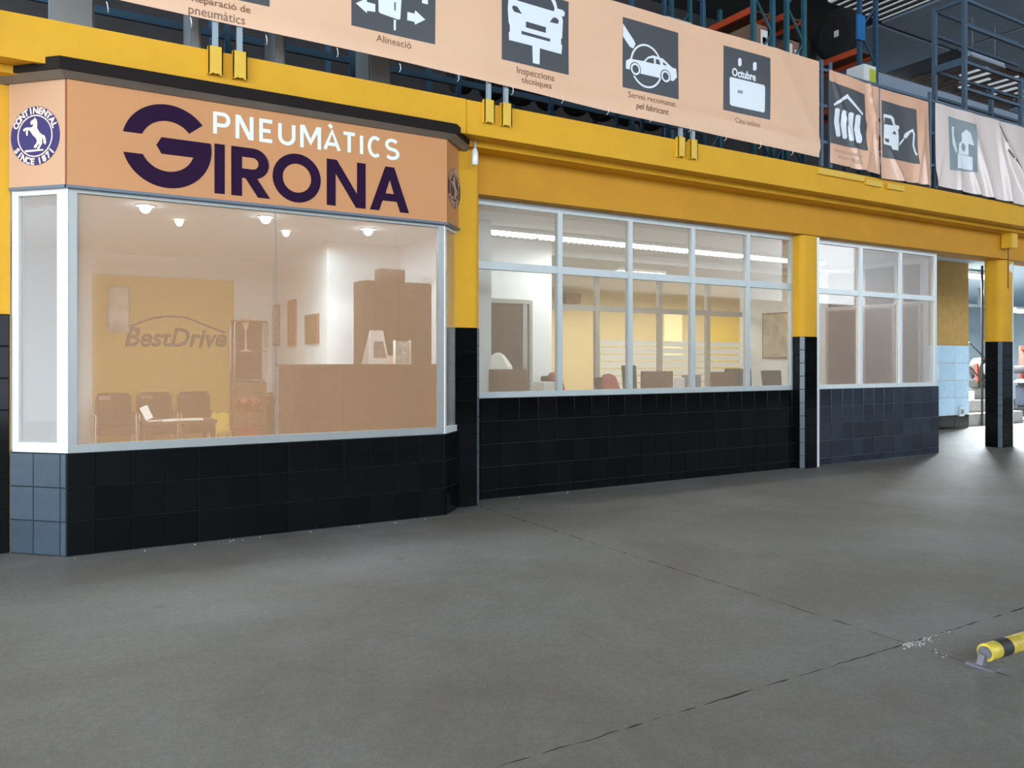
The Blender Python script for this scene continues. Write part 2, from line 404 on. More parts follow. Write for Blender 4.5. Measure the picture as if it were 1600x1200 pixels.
tiles(wr, (9.58, YW, 0), X_, NF, 3.16, .004, ZS, mat('black tile with blue reflection', (.022, .030, .045), .16, var=.15, rnd=.25), u_start=.2)  # black tiles with a bluish reflection painted into their colour
wl = struct('wall_left', MB().box(-5, -.125, 7.41, 7.6, 0, 3.75), M_yel)
MB().box(-2.62, -.13, 7.403, 7.41, 0, 1.872).build('tile_backing', M_grout, wl)
tiles(wl, (-2.6, 7.403, 0), X_, NF, 2.47, .004, 1.87, M_tile)
wg = struct('wall_garage', MB().box(15.8, 18.28, 10.2, 10.5, 0, 3.75), mat('dimmed yellow paint', (.55, .33, .09), .6, var=.08))  # yellow upper wall, its shade put into a darker colour
tiles(wg, (16.0, 10.2, 0), X_, NF, 2.28, .30, 1.86, M_ptile, tw=.57, th=.39)
tiles(wg, (16.0, 10.2, 0), X_, NF, 2.28, .004, .30, M_tile, tw=.57, th=.3)

# beams and mezzanine edge
sl = struct('ceiling', MB().box(-6, 30, 7.03, 20, 3.76, 4.06), M_yel)
xs = XY(728, 7.0)
MB().box(-6, xs-.003, 6.99, 7.03, 3.75, 4.09).build('fascia_panel', M_yel, sl)
MB().box(xs+.003, 30, 6.985, 7.03, 3.75, 4.085).build('fascia_panel', M_yel, sl)
struct('trim_1', MB().box(4.0, 28, 7.45, 7.85, 3.28, 3.758), mat('shaded yellow paint', (.60, .285, .018), .6, spec=.25, var=.05, scale=2.5, bump=.15, bscale=30))  # yellow paint darkened for the shade under the mezzanine edge
struct('trim_2', MB().box(-6, 28, 7.20, 7.45, 3.70, 3.758), M_yel)

struct('ceiling_garage', MB().box(12.8, 33.8, 7.86, 17.5, 3.735, 3.76), mat('blue grey ceiling', (.40, .50, .60), .8))
# booth roof: dark edge over a sloped moulding
def ring(off, z, ext=0):
    k = off*.4142
    return [(-.62-ext, 7.90), (-.12-off*1.0-.25, 7.4-off*.0+.25-off*.4), (.25-k, 7.03-off), (3.49+k, 7.03-off), (3.94+off*.6, 7.40-off*.2+.0), (3.94+off*.6, 7.44)]
def prism(a, za, c, zc, name, m, parent=None):
    n = len(a); q = MB(); q.v = [(x, y, za) for x, y in a]+[(x, y, zc) for x, y in c]
    q.f = [tuple(range(n))[::-1], tuple(range(n, 2*n))]+[(i, (i+1) % n, (i+1) % n+n, i+n) for i in range(n)]
    return q
tr3 = struct('trim_3', prism(ring(.04, 0), ZST, ring(.115, 0), 3.705, '', None), M_crown)
ra = ring(.13, 0); prism(ra, 3.705, ra, 3.747, '', None).build('roof_edge', M_roofd, tr3)
ed = MB(); rr_ = ring(.13, 0)[1:5]; ri_ = ring(.055, 0)[1:5]
ed.v = [(x, y, z) for z in (3.747, 3.80) for x, y in rr_+ri_[::-1]]
ed.f = [tuple(range(8))[::-1], tuple(range(8, 16))]+[(i, (i+1) % 8, (i+1) % 8+8, i+8) for i in range(8)]
ed.build('roof_upstand', M_roofd, tr3)

# ================================================================== COLUMNS
def column(cx, y0, hx, hy, c, label, zt, zk=1.85, strip=None):
    cy = y0+hy; col = thing('column', label, 'column', (cx, cy, 0))
    def octo(hx, hy, c): return [(cx-hx+c, cy-hy), (cx+hx-c, cy-hy), (cx+hx, cy-hy+c), (cx+hx, cy+hy-c), (cx+hx-c, cy+hy), (cx-hx+c, cy+hy), (cx-hx, cy+hy-c), (cx-hx, cy-hy+c)]
    a = octo(hx-.012, hy-.012, c); prism(a, 0, a, zk, '', None).build('core', M_grout, col)
    # upper shaft: softly rounded
    rr = min(hx, hy)*.62; pts = []
    for sx, sy, a0 in ((-1, -1, 180), (1, -1, 270), (1, 1, 0), (-1, 1, 90)):
        for k in range(7):
            t = math.radians(a0+15*k); pts.append((cx+sx*(hx-rr)+rr*math.cos(t), cy+sy*(hy-rr)+rr*math.sin(t)))
    o = prism(pts, zk, pts, zt, '', None).build('shaft', M_yel, col, smooth=True)
    o8 = octo(hx, hy, c)
    for i, nm in ((0, 'front'), (1, 'rc'), (7, 'lc'), (6, 'left'), (2, 'right')):
        p = Vector((*o8[i], 0)); q = Vector((*o8[(i+1) % 8], 0)); U = (q-p).normalized(); N = Vector((U.y, -U.x, 0))
        tiles(col, p-N*.012, U, N, (q-p).length, .004, zk, M_tile if i in (0, 6, 2) else mat('black tile with pale reflection', (.10, .13, .15), .15, var=.05), th=.185 if i in (1, 7) else .25, tw=.5, gap=.004)  # chamfer tiles carry the bright reflection in their colour
    if strip:
        MB().box(*strip).build('corner_strip', M_alu2, col)
    return col
column(3.86, 7.30, .18, .15, .05, 'yellow column with black tiled foot at the right corner of the orange sign booth', 3.70)
column(9.41, 7.45, .18, .14, .05, 'yellow column with black tiled foot between the two office windows', 3.27, strip=(9.595, 9.65, 7.50, 7.59, 0, 3.27))
column(14.67, 7.50, .22, .16, .055, 'yellow column with black tiled foot standing free at the garage passage', 3.275, strip=(14.895, 14.935, 7.54, 7.60, 0, 3.27))

# ================================================================== WINDOWS
def window(name, O, U, N, width, z0, z1, us, zs, mframe, mglass, fw=.06, mull=.05, depth=.06, inner_frames=False, label=None):
    """us: interior mullion positions, zs: transom heights"""
    O = Vector(O); Nn = Vector(N).normalized()
    win = link(name, None); win.location = O+Vector((0, 0, z0)); tag(win, label, None, None, 'structure')
    fr = MB().obox(O, U, N, 0, fw, z0, z1, -depth, 0).obox(O, U, N, width-fw, width, z0, z1, -depth, 0)
    fr.obox(O, U, N, fw, width-fw, z0, z0+fw, -depth, .004).obox(O, U, N, fw, width-fw, z1-fw, z1, -depth, 0)
    fr.build('window_frame', mframe, win)
    for u in us: MB().obox(O, U, N, u-mull/2, u+mull/2, z0+fw, z1-fw, -depth, .006).build('mullion', mframe, win)
    ed = [fw]+[x for u in us for x in (u-mull/2, u+mull/2)]+[width-fw]
    for z in zs:
        for a, c in zip(ed[0::2], ed[1::2]): MB().obox(O, U, N, a, c, z-mull*.65, z+mull*.65, -depth, 0).build('transom', mframe, win)
    zz = [z0+fw]+[x for z in zs for x in (z-mull*.65, z+mull*.65)]+[z1-fw]
    for a, c in zip(ed[0::2], ed[1::2]):
        for e, f in zip(zz[0::2], zz[1::2]):
            MB().obox(O, U, N, a, c, e, f, -depth*.55, -depth*.55+.006).build('pane', mglass, win)
    return win
w1 = link('window_1', None); w1.location = (.25, 7.03, ZB); tag(w1, kind='structure')
def wpart(name, mb, m): return mb.build(name, m, w1)
fz0, fz1 = ZB+.004, ZSB
O1 = (.25, 7.04, 0)
wpart('window_frame', MB().obox(O1, X_, NF, .015, .07, fz0, fz1, -.05, 0).obox(O1, X_, NF, 3.165, 3.225, fz0, fz1, -.05, 0)
      .obox(O1, X_, NF, .07, 3.165, fz0, fz0+.065, -.05, .004).obox(O1, X_, NF, .07, 3.165, fz1-.05, fz1, -.05, 0), M_alu)
xj = XY(431, 7.06)-.25
for a, c in ((.07, xj-.002), (xj+.002, 3.165)): wpart('pane', MB().obox(O1, X_, NF, a, c, fz0+.065, fz1-.05, -.032, -.024), M_haze)
wpart('glass_seal', MB().obox(O1, X_, NF, xj-.002, xj+.002, fz0+.065, fz1-.05, -.033, -.022), M_grey)
LO = LA-NL*.01
wpart('window_frame', MB().obox(LO, UL, NL, 0, .06, fz0, fz1, -.05, 0).obox(LO, UL, NL, LL-.10, LL, fz0, fz1, -.05, 0)
      .obox(LO, UL, NL, .06, LL-.10, fz0, fz0+.075, -.05, .003).obox(LO, UL, NL, .06, LL-.10, fz1-.06, fz1, -.05, 0), M_alu2)  # left side frame given a brighter white for the strong light on it
wpart('pane', MB().obox(LO, UL, NL, .06, LL-.10, fz0+.075, fz1-.06, -.03, -.024), M_haze2)
RO = RA-NR*.01
wpart('window_frame', MB().obox(RO, UR, NR, 0, .05, fz0, fz1, -.05, 0).obox(RO, UR, NR, LR-.04, LR, fz0, fz1, -.05, 0)
      .obox(RO, UR, NR, .05, LR-.04, fz0, fz0+.06, -.05, .003).obox(RO, UR, NR, .05, LR-.04, fz1-.05, fz1, -.05, 0), M_alu2)
wpart('pane', MB().obox(RO, UR, NR, .05, LR-.04, fz0+.06, fz1-.05, -.03, -.024), M_haze2)

O2 = (4.06, YW+.02, 0)
ups = [XY(p, YW+.02)-4.06 for p in (875, 985, 1083, 1169)]
window('window_2', O2, X_, NF, 5.20, ZS+.002, 3.278, ups, [2.555], M_alu3, M_haze3, fw=.065, mull=.065)
O3 = (9.66, YW+.02, 0)
ups3 = [XY(p, YW+.02)-9.66 for p in (1345.5, 1407.5)]
window('window_3', O3, X_, NF, 3.07, ZS+.002, 3.278, ups3, [2.53], M_alu2, M_haze4, fw=.06, mull=.06)

# ================================================================== SIGN ON THE BOOTH
sg = thing('shop_sign', 'big orange shop sign band with purple and white lettering over the booth', 'sign', (1.87, 7.03, ZSB))
SN = .03
MB().box(.25, 3.49, 7.005, 7.03, ZSB, ZST).build('front_panel', M_sign, sg)
SE = Vector((3.885, 7.425, 0)); LRs = (SE-RA).length
MB().obox(LA-UL*.0, UL, NL, 0, LL-.001, ZSB, ZST, 0, .018).build('side_panel', M_sign2, sg)['label'] = 'left side panel, painted paler for the side light, with round horse emblem'
MB().obox(RA, UR, NR, 0.001, .27, ZSB, ZST, 0, .018).obox(RA, UR, NR, .27, .345, ZSB-.0, ZST, .0, .018).build('side_panel', M_sign, sg)
lp = [Vector((-.125, 7.385, 0)), Vector((.243, 7.008, 0)), Vector((3.497, 7.008, 0)), Vector((3.75, 7.26, 0))]
e = MB()
for a, c in zip(lp, lp[1:]): e.bar(a+Vector((0, 0, ZSB-.012)), c+Vector((0, 0, ZSB-.012)), .03, .022)
e.build('edge_strip', mat('grey blue steel edge', (.10, .13, .17), .4, metal=.3), sg)
# lettering on the front
YP = 7.005; OS = (0, YP, 0)
gc, gz, Ro, Ri = (.966, 3.247, .338, .205)
def cpt(r, a): return (gc+r*math.cos(math.radians(a)), gz+r*math.sin(math.radians(a)))
def ang_at(r, z): return math.degrees(math.asin((z-gz)/r))
L1 = MB()
zc = 3.322; a1 = 180-ang_at(Ro, zc); a2 = 180-ang_at(Ri, zc)
top = [cpt(Ro, a1+(38-a1)*k/24) for k in range(25)]+[cpt(Ri, 38+(a2-38)*k/24) for k in range(25)]
L1.poly([top], OS, X_, NF, .0005, .004)
zl = 3.160; b1 = 180-ang_at(Ro, zl); b2 = 180-ang_at(Ri, zl)
bt, bb = 3.315, 3.182
e1 = 360+ang_at(Ro, bt); e2 = 360+ang_at(Ri, bb)
low = [cpt(Ro, b1+(e1-b1)*k/40) for k in range(41)]+[(.918, bt), (.880, (bt+bb)/2), (.918, bb)]+[cpt(Ri, e2+(b2-e2)*k/30) for k in range(31)]
L1.poly([low], OS, X_, NF, .0005, .004); L1.build('letter', M_pur, sg)
zb, zt = 2.907, 3.322
def letter(loopsets, m=M_pur, th=.004):
    q = MB()
    for lp in loopsets: q.poly(lp, OS, X_, NF, .0005, th)
    return q.build('letter', m, sg, fixn=False)
def rect(x0, x1, z0, z1): return [(x0, z0), (x1, z0), (x1, z1), (x0, z1)]
letter([[rect(1.327, 1.409, zb, zt)]])
bow = [(1.548, zt), (1.645, zt)]+arc(1.645, zt-.13, .13, .13, 90, -90, 14)+[(1.548, zt-.26)]
hol = [(1.549, zt-.08), (1.638, zt-.08)]+arc(1.638, zt-.13, .05, .05, 90, -90, 8)+[(1.549, zt-.18)]
letter([[rect(1.462, 1.55, zb, zt)], [bow, hol], [[(1.575, zt-.255), (1.672, zt-.25), (1.785, zb), (1.683, zb)]]])
letter([[arc(2.02, 3.114, .213, .214, 0, 355, 47), arc(2.02, 3.114, .126, .127, 0, 350, 35)]])
letter([[rect(2.288, 2.37, zb, zt)], [rect(2.572, 2.654, zb, zt)], [[(2.288, zt), (2.38, zt), (2.654, zb), (2.562, zb)]]])
letter([[[(2.697, zb), (2.848, zt), (2.937, zt), (3.088, zb), (2.998, zb), (2.963, zb+.095), (2.822, zb+.095), (2.787, zb)],
         [(2.85, zb+.165), (2.935, zb+.165), (2.8925, zb+.295)]]])
G = {'P': [[(0, 0), (0, 1.08)], [(.05, 1), (.6, 1)]+arc(.6, .72, .4, .28, 90, -90, 8)[1:]+[(.05, .44)]],
     'N': [[(0, -.08), (0, 1.08)], [(1, -.08), (1, 1.08)]], 'E': [[(1, 1), (0, 1), (0, 0), (1, 0)], [(0, .5), (.85, .5)]],
     'U': [[(0, 1)]+arc(.5, .34, .5, .34, 180, 360, 10)+[(1, 1)]], 'M': [[(0, -.08), (0, 1.08)], [(1, -.08), (1, 1.08)]],
     'A': [[(0, 0), (.5, 1), (1, 0)], [(.17, .3), (.83, .3)], [(.28, 1.33), (.48, 1.18)]], 'T': [[(0, 1), (1, 1)], [(.5, 1), (.5, 0)]],
     'I': [[(.5, 0), (.5, 1)]], 'C': [arc(.55, .5, .55, .5, 52, 308, 16)],
     'S': [arc(.5, .745, .47, .255, 35, 270, 10)+arc(.5, .25, .5, .25, 90, -145, 10)[0:]]}
lw = .031
for ch, p0, p1 in (('P', 333, 360), ('N', 368, 396), ('E', 405, 428), ('U', 434.5, 461.5), ('M', 469, 501.5), ('A', 505, 532.5), ('T', 534, 557), ('I', 562, 567.5), ('C', 574.5, 596), ('S', 601, 624)):
    x0 = XY(p0, YP)+lw/2; x1 = XY(p1, YP)-lw/2; z0, z1 = 3.39+lw/2, 3.59-lw/2
    ls = []
    for st in G[ch]:
        for lp in ribbon([(x0+u*(x1-x0), z0+v*(z1-z0)) for u, v in st], lw): ls.append([lp])
    a_, b_, c_, d_ = x0-lw/2, x1+lw/2, 3.39, 3.59; e_ = lw*1.28
    if ch == 'N': ls.append([[(a_, d_), (a_+e_, d_), (b_, c_), (b_-e_, c_)]])
    if ch == 'M': m_ = (a_+b_)/2; ls.append([[(a_, d_), (a_+e_, d_), (m_, c_+.085), (b_-e_, d_), (b_, d_), (m_+.001, c_+.03), (m_-.001, c_+.03)]])
    letter(ls, M_white, .003)
# round emblem: ring lettering and a rearing horse
def emblem(O, U, N, cu, cz, r, ring_m, pale, disc_m):
    U = Vector(U); N = Vector(N)
    q = MB().poly([arc(cu, cz, r, r, 0, 352, 44)], O, U, N, .0185, .021)
    em = q.build('emblem_disc', disc_m, sg)
    def sub(name, mb, m): return mb.build(name, m, em)
    rg = MB().poly([arc(cu, cz, r*.715, r*.715, 0, 352, 44), arc(cu, cz, r*.675, r*.675, 0, 352, 44)], O, U, N, .021, .0225)
    sub('emblem_ring', rg, pale)
    def on_arc(s, a_mid, step, rad, flip):
        tx = MB()
        n = len(s)
        for i, chh in enumerate(s):
            if chh == ' ': continue
            a = a_mid+(-(i-(n-1)/2)*step if not flip else (i-(n-1)/2)*step)
            vs, fs = text_mesh(chh, r*.30, weight=.0025)
            rot = math.radians(a-90 if not flip else a+90); ca, sa = math.cos(rot), math.sin(rot)
            cu0 = cu+rad*math.cos(math.radians(a)); cz0 = cz+rad*math.sin(math.radians(a))
            Ov = Vector(O)
            tx.add([Ov+U*(cu0+v.x*ca-v.y*sa)+Vector((0, 0, cz0+v.x*sa+v.y*ca))+N*(.0222+v.z) for v in vs], fs)
        sub('emblem_lettering', tx, pale)
    on_arc('CONTINENTAL', 88, 13.2, r*.76, False); on_arc('SINCE', 238, 12.8, r*.97, True); on_arc('1871', 302, 12.8, r*.97, True)
    sx, sy, ox, oy = .0013*r/.225*1.06, .00098*r/.225*1.0, 485, 605
    def H(pts): return [(cu+(x-ox)*sx*.78*.9, cz-(y-oy)*sy*.5*.9*1.0) for x, y in pts]
    k = r/495.0
    def H(pts): return [(cu+(x-487)*k*1.27, cz-((y-605)-(x-487)*-.09)*k) for x, y in pts]
    body = [(478, 297), (470, 325), (430, 350), (412, 385), (425, 420), (455, 405), (462, 430), (430, 465), (350, 465), (305, 490), (298, 520), (320, 535), (345, 505), (352, 515), (342, 560), (352, 605), (370, 605), (372, 560), (380, 505), (405, 515), (450, 590), (500, 640), (520, 690), (505, 740), (478, 765), (470, 805), (500, 812), (530, 760), (560, 720), (550, 770), (525, 800), (522, 828), (552, 828), (575, 780), (600, 735), (598, 690), (612, 620), (610, 590), (560, 545), (520, 470), (525, 380), (515, 330)]
    tail = [(612, 585), (640, 600), (658, 650), (665, 710), (655, 752), (625, 720), (620, 650)]
    plinth = [(330, 850), (622, 826), (622, 850), (330, 885)]
    sub('emblem_horse', MB().poly([H(body)], O, U, N, .021, .0225).poly([H(tail)], O, U, N, .021, .0225).poly([H(plinth)], O, U, N, .021, .0225), pale)
emblem(LA, UL, NL, LL*.475, 3.247, .228, None, M_cream, M_navy)
emblem(RA, UR, NR, .205, 3.235, .200, None, mat('dull cream print', (.55, .36, .26), .5), mat('dull plum print', (.055, .030, .05), .5))

# ================================================================== RAILING AND BANNERS
YR = 6.965; YBN = 6.925
rl = thing('mezzanine_railing', 'slate blue steel railing along the mezzanine edge behind the banners', 'railing', (5, YR, 4.09))
px_pairs = [(-80, -35), (336, 374), (763, 790), (1063, 1082), (1283, 1297), (1452, 1462)]
for a, c in px_pairs:
    for p in (a, c):
        x = XY(p, YR)
        MB().box(x-.022, x+.022, YR-.02, YR+.014, 3.93 if p < 1270 else 4.091, 5.42 if p < 1270 else 5.50).build('post', M_slate if p > 1200 else M_pal, rl)
        if p < 1270:
            q = MB().poly([[(x-.058, 4.11), (x-.058, 3.88), (x-.045, 3.872), (x-.02, 3.89), (x, 3.882), (x+.02, 3.89), (x+.045, 3.872), (x+.058, 3.88), (x+.058, 4.11)]], (0, 6.942, 0), X_, NF, 0, .006)
            q.box(x-.058, x-.048, 6.936, 6.985, 3.88, 4.11).box(x+.048, x+.058, 6.936, 6.985, 3.88, 4.11)
            q.build('mounting_plate', M_yel2, rl)
for z in (4.42, 4.90, 5.38): MB().box(-4, 16, YR-.012, YR+.012, z-.02, z+.02).build('rail', M_slate, rl)
x0 = XY(1278, 6.98)
for i in range(2):
    pass
br = [(1278, 1350), (1352, 1378), (1386, 1412)]
for a, c in br:
    xa, xb = XY(a, 6.96), XY(c, 6.96); z = 3.985 if a < 1300 else 3.955
    MB().box(xa, xb, 6.945, 6.985, z, z+.075).build('bracket', M_yel2, rl, bevel=.004)

def drape(mb, name, m, parent, fn, cell=.06):
    me = mb.mesh(name, m); bm = bmesh.new(); bm.from_mesh(me)
    bmesh.ops.remove_doubles(bm, verts=bm.verts, dist=1e-5)
    xs = [v.co.x for v in bm.verts]; zs = [v.co.z for v in bm.verts]
    def cut(lo, hi, ax):
        k = math.ceil(lo/cell)
        while k*cell < hi:
            co = Vector((k*cell, 0, 0)) if ax == 0 else Vector((0, 0, k*cell)); no = Vector((1, 0, 0)) if ax == 0 else Vector((0, 0, 1))
            bmesh.ops.bisect_plane(bm, geom=bm.verts[:]+bm.edges[:]+bm.faces[:], plane_co=co, plane_no=no, dist=1e-5); k += 1
    cut(min(xs)+.003, max(xs)-.003, 0); cut(min(zs)+.003, max(zs)-.003, 2)
    for v in bm.verts: v.co.y -= fn(v.co.x, v.co.z)
    bm.to_mesh(me); bm.free()
    for p in me.polygons: p.use_smooth = True
    me.set_sharp_from_angle(angle=math.radians(50))
    return link(name, me, parent)
OB = (0, YBN, 0)
def PP(pts): return [(lambda v: (v.x, v.z))(atY(x, y, YBN)) for x, y in pts]
def crop(pts, s, ox, oy): return [(ox+x/s, oy+y/s) for x, y in pts]
def sheet(outline, name, m, label, group, fn, cell):
    q = MB().poly([outline], OB, X_, NF, 0, .002)
    o = drape(q, name, m, None, fn, cell); return tag(o, label, 'banner', group)
def wob(x, z):
    s = .010*math.sin(1.3*x+.6)*math.sin(2.2*z)+.006*math.sin(3.1*x+1.7*z)
    d = (z-4.27)-(x-6.1)*-.03                       # soft crease along the foot
    s += .016*math.exp(-((z-4.36-.05*math.sin(1.1*x))/.06)**2)
    s += .012*math.exp(-(((x-8.2)-(5.3-z)*.75)/.08)**2)*(z > 4.3)
    return s
bp1 = [PP([(-150, -70)])[0], None]
c1 = atY(1280, 246, YBN); c2 = atY(1280, 96, YBN); c3 = atY(100, -2, YBN); zb0, zt0 = atY(575, 85, YBN).z, c2.z
bo = [(-.25, zb0+.02), (1.0, zb0+.015), (3, zb0), (5.5, atY(930, 170, YBN).z), (c1.x, c1.z), (c2.x, c2.z), (5.5, zt0), (3, zt0), (-.25, zt0)]
ban = sheet(bo, 'banner', M_ban, 'long peach banner of dark service pictograms along the mezzanine rail', 'x', wob, .08); del ban['group']
def prints(parent, fn, m, loopsets, name, off=.004, th=.0015, cell=.08):
    q = MB()
    for lp in loopsets: q.poly(lp, OB, X_, NF, off, off+th)
    return drape(q, name, m, parent, fn, cell)
IC = [(XY(340, YBN)-.42, XY(421, YBN)-.0), (XY(548.5, YBN), XY(679.5, YBN)), (XY(783, YBN), XY(889, YBN)), (XY(973, YBN), XY(1060, YBN)), (XY(1130, YBN), XY(1202, YBN))]
zi0, zi1 = atY(783, 93, YBN).z, atY(1130, 71, YBN).z
def icon(k):
    a, c = IC[k]; return prints(ban, wob, M_icon, [[rect(a, c, zi0 if k else zi0+.0, zi1)]], 'pictogram', .003)
pk = [icon(k) for k in range(5)]
def caption(lines, px, py, size, width=None, m=M_itext, parent=None, fn=wob):
    p = atY(px, py, YBN)
    for k, ln in enumerate(lines.split('\n')):
        q = MB(); put_text(q, ln, size, (p.x, YBN, p.z-k*size*.98), X_, NF, .005, width)
        o = drape(q, 'caption', m, parent or ban, fn, .08)
        if ' ' in ln: o['kind'] = 'stuff'
for ln, pa, pb, py in (('Reparació de', 300, 391, 12), ('pneumàtics', 295, 383, 30), ('Alineació', 588, 643, 71), ('Inspeccions', 807, 866, 121), ('tècniques', 814, 861, 135),
                       ('Servei recomanat', 982, 1055, 160), ('pel fabricant', 993, 1043, 175), ('Cita online', 1148, 1186, 196)):
    wd = XY(pb, YBN)-XY(pa, YBN); vs, fs = text_mesh(ln, 1.0); nat = max(v.x for v in vs)-min(v.x for v in vs)
    caption(ln, (pa+pb)/2, py, wd/nat, m=M_itext2 if 'Cita' in ln else M_itext)
# tyre pictogram (mostly above the frame)
a, c = IC[0]; prints(pk[0], wob, M_iwhite, [[arc((a+c)/2, (zi0+zi1)/2+.02, .27, .3, 0, 350, 30), arc((a+c)/2, (zi0+zi1)/2+.02, .13, .16, 0, 345, 24)]], 'symbol', .005)
q2 = lambda pts: PP(crop(pts, 10.667, 540, 0))
zc2 = zi1
arrL = q2([(165, 60), (345, -20), (350, 40), (490, 75), (488, 205), (352, 185), (348, 225)])
arrR = q2([(1025, 205), (1140, 235), (1155, 180), (1320, 335), (1152, 415), (1142, 370), (1020, 340)])
tb = q2([(545, 195), (570, 225), (880, 335), (905, 320)]); xl, xr = tb[0][0], tb[3][0]
tyre = tb+[(xr+.02, zi0+.48), (xr+.015, zi0+.62), (xl+.01, zi0+.62), (xl-.005, zi0+.48)]
slit = q2([(805, 40), (830, 45), (828, 185), (803, 180)]); stem = q2([(798, 330), (835, 335), (832, 510), (798, 505)])
ms = sum(p[0] for p in stem)/4
prints(pk[1], wob, M_iwhite, [[arrL], [arrR], [tyre, slit], [stem], [rect(ms-.012, ms+.012, zi0+.66, zi0+.74)],
   [[(x, zi0+.62+(z-arrL[0][1])) for x, z in arrL]][:0] or [rect(IC[1][0]+.1, IC[1][0]+.16, zi0+.45, zi0+.52)], [rect(IC[1][1]-.14, IC[1][1]-.08, zi0+.36, zi0+.42)]], 'symbol', .005)
q3 = lambda pts: PP(crop(pts, 8, 770, 0))
car = q3([(190, 0), (185, 30), (180, 120), (190, 280), (205, 320), (205, 400), (192, 410), (195, 505), (490, 575), (495, 790), (580, 808), (585, 605), (860, 675), (870, 565), (858, 560), (855, 490), (870, 470), (880, 250), (865, 200), (895, 203), (905, 160), (880, 125), (810, 105), (790, 20), (740, -60), (600, -125), (330, -190), (240, -140), (205, -40)])
holes = [q3(h) for h in ([(300, 10), (765, 140), (775, 100), (745, 20), (700, -40), (580, -85), (340, -140), (290, -90)], [(232, 100), (250, 70), (300, 85), (330, 130), (360, 180), (260, 150)],
   [(712, 275), (760, 215), (800, 222), (830, 255), (820, 298)], [(410, 270), (665, 340), (662, 412), (408, 345)], [(352, 388), (720, 485), (718, 522), (352, 430)])]
prints(pk[2], wob, M_iwhite, [[car]+holes], 'symbol', .005)
q4 = lambda pts: PP(crop(pts, 6.667, 960, 10))
cc = q4([(165, 560), (490, 640), (320, 392), (350, 856)])
ccx = (cc[0][0]+cc[1][0])/2+.005; ccz = (cc[2][1]+cc[3][1])/2; rrr = (cc[2][1]-cc[3][1])/2
prints(pk[3], wob, M_iwhite, [[arc(ccx, ccz, rrr*.95, rrr, 0, 352, 44), arc(ccx, ccz, rrr*.86, rrr*.91, 0, 352, 40)], [q4([(88, 180), (205, 360), (218, 395), (195, 440), (160, 420), (88, 310)])]], 'symbol', .005)
cb = q4([(120, 565), (160, 545), (300, 572), (345, 527), (400, 512), (500, 545), (600, 640), (640, 652), (648, 740), (610, 780), (560, 770), (240, 695), (175, 662), (118, 648)])
wh = [q4(h) for h in ([(318, 578), (350, 545), (406, 538), (410, 600)], [(428, 548), (468, 560), (484, 612), (428, 600)], [(500, 575), (545, 615), (508, 615)])]
prints(pk[3], wob, M_iwhite, [[cb]+wh], 'symbol', .0075)
for cxp in ((215, 655), (528, 732)):
    p = q4([cxp])[0]
    prints(pk[3], wob, M_icon, [[arc(p[0], p[1], .078, .078, 0, 350, 30)]], 'wheel', .0095)
    prints(pk[3], wob, M_iwhite, [[arc(p[0], p[1], .067, .067, 0, 350, 30), arc(p[0], p[1], .045, .045, 0, 350, 24)]], 'wheel', .0115)
def rr_px(pts): return PP(pts)
prints(pk[4], wob, M_iwhite, [[PP([(1139.3, 122), (1141, 120.5), (1192, 134), (1193.3, 137), (1193.3, 174), (1191.5, 176.3), (1142, 165), (1140, 162)])],
   [PP([(1152, 93), (1154, 91), (1157, 92.5), (1157.2, 102), (1155, 104.5), (1152.3, 103)])], [PP([(1174.7, 99.5), (1177, 97.4), (1180, 99), (1180, 109), (1178, 111.5), (1174.8, 110)])]], 'symbol', .005)
q = MB(); p = atY(1161, 124, YBN); put_text(q, 'Octubre', .135, (p.x, YBN, p.z+.01), X_, NF, .0055, width=.40, weight=.004); drape(q, 'lettering', M_iwhite, pk[4], wob, .08)
prints(pk[4], wob, mat('grey print', (.3, .3, .33), .5), [[PP([(1151.5, 141), (1159, 142.5), (1159, 147), (1151.5, 145.5)])]], 'number_mark', .0075)
for p_, y_ in ((169, 8), (300, 32), (418, 60), (529, 80), (627, 104), (718, 119), (803, 140), (881, 154), (952, 172), (1019, 184), (1080, 200), (1136, 214), (1190, 226), (1240, 237)):
    v = atY(p_, y_, YBN-.03); MB().tube([(v.x-.010, YBN-.014, v.z+.03), (v.x-.006, YBN-.024, v.z+.012), (v.x, YBN-.018, v.z-.022), (v.x+.004, YBN+.02, v.z-.035)], .004, 5).build('hook', M_paper, ban)

def fold(x0, z0, x1, z1, w, a):
    dx, dz = x1-x0, z1-z0; L = math.hypot(dx, dz)
    def f(x, z):
        t = ((x-x0)*dx+(z-z0)*dz)/L/L; d = abs((x-x0)*dz-(z-z0)*dx)/L
        return a*math.exp(-(d/w)**2)*min(1, max(0, t*1.4+.1))*(t > -.1)
    return f
def small_banner(pc, name_label, icon_pts, m, mi, folds, cell=.035):
    cor = PP(pc)
    xm = cor[0][0]; fs = []
    for (a0, b0, a1_, b1_, w_, am) in folds:
        p, q_ = PP([(a0, b0), (a1_, b1_)]); fs.append(fold(p[0], p[1], q_[0], q_[1], w_, am))
    fn = lambda x, z: sum(f(x, z) for f in fs)+.006*math.sin(9*x+3*z)
    b_ = sheet(cor, 'banner', m, name_label, 'x', fn, cell); del b_['group']
    ic = prints(b_, fn, mi, [[PP(icon_pts)]], 'pictogram', .003, cell=cell)
    return b_, ic, fn
c6 = lambda pts: crop(pts, 6, 1280, 90)
b2, i2, f2 = small_banner(c6([(95, 110), (550, 280), (570, 1095), (100, 985)]), 'peach banner with a pictogram of stacked tyres under a roof', c6([(95, 215), (425, 345), (440, 875), (100, 800)]), M_ban2, M_icon,
   [(1373, 135, 1351, 262, .045, .035), (1372, 150, 1338, 230, .035, .02), (1297, 108, 1310, 150, .03, .02), (1374, 270, 1366, 200, .03, .03)])
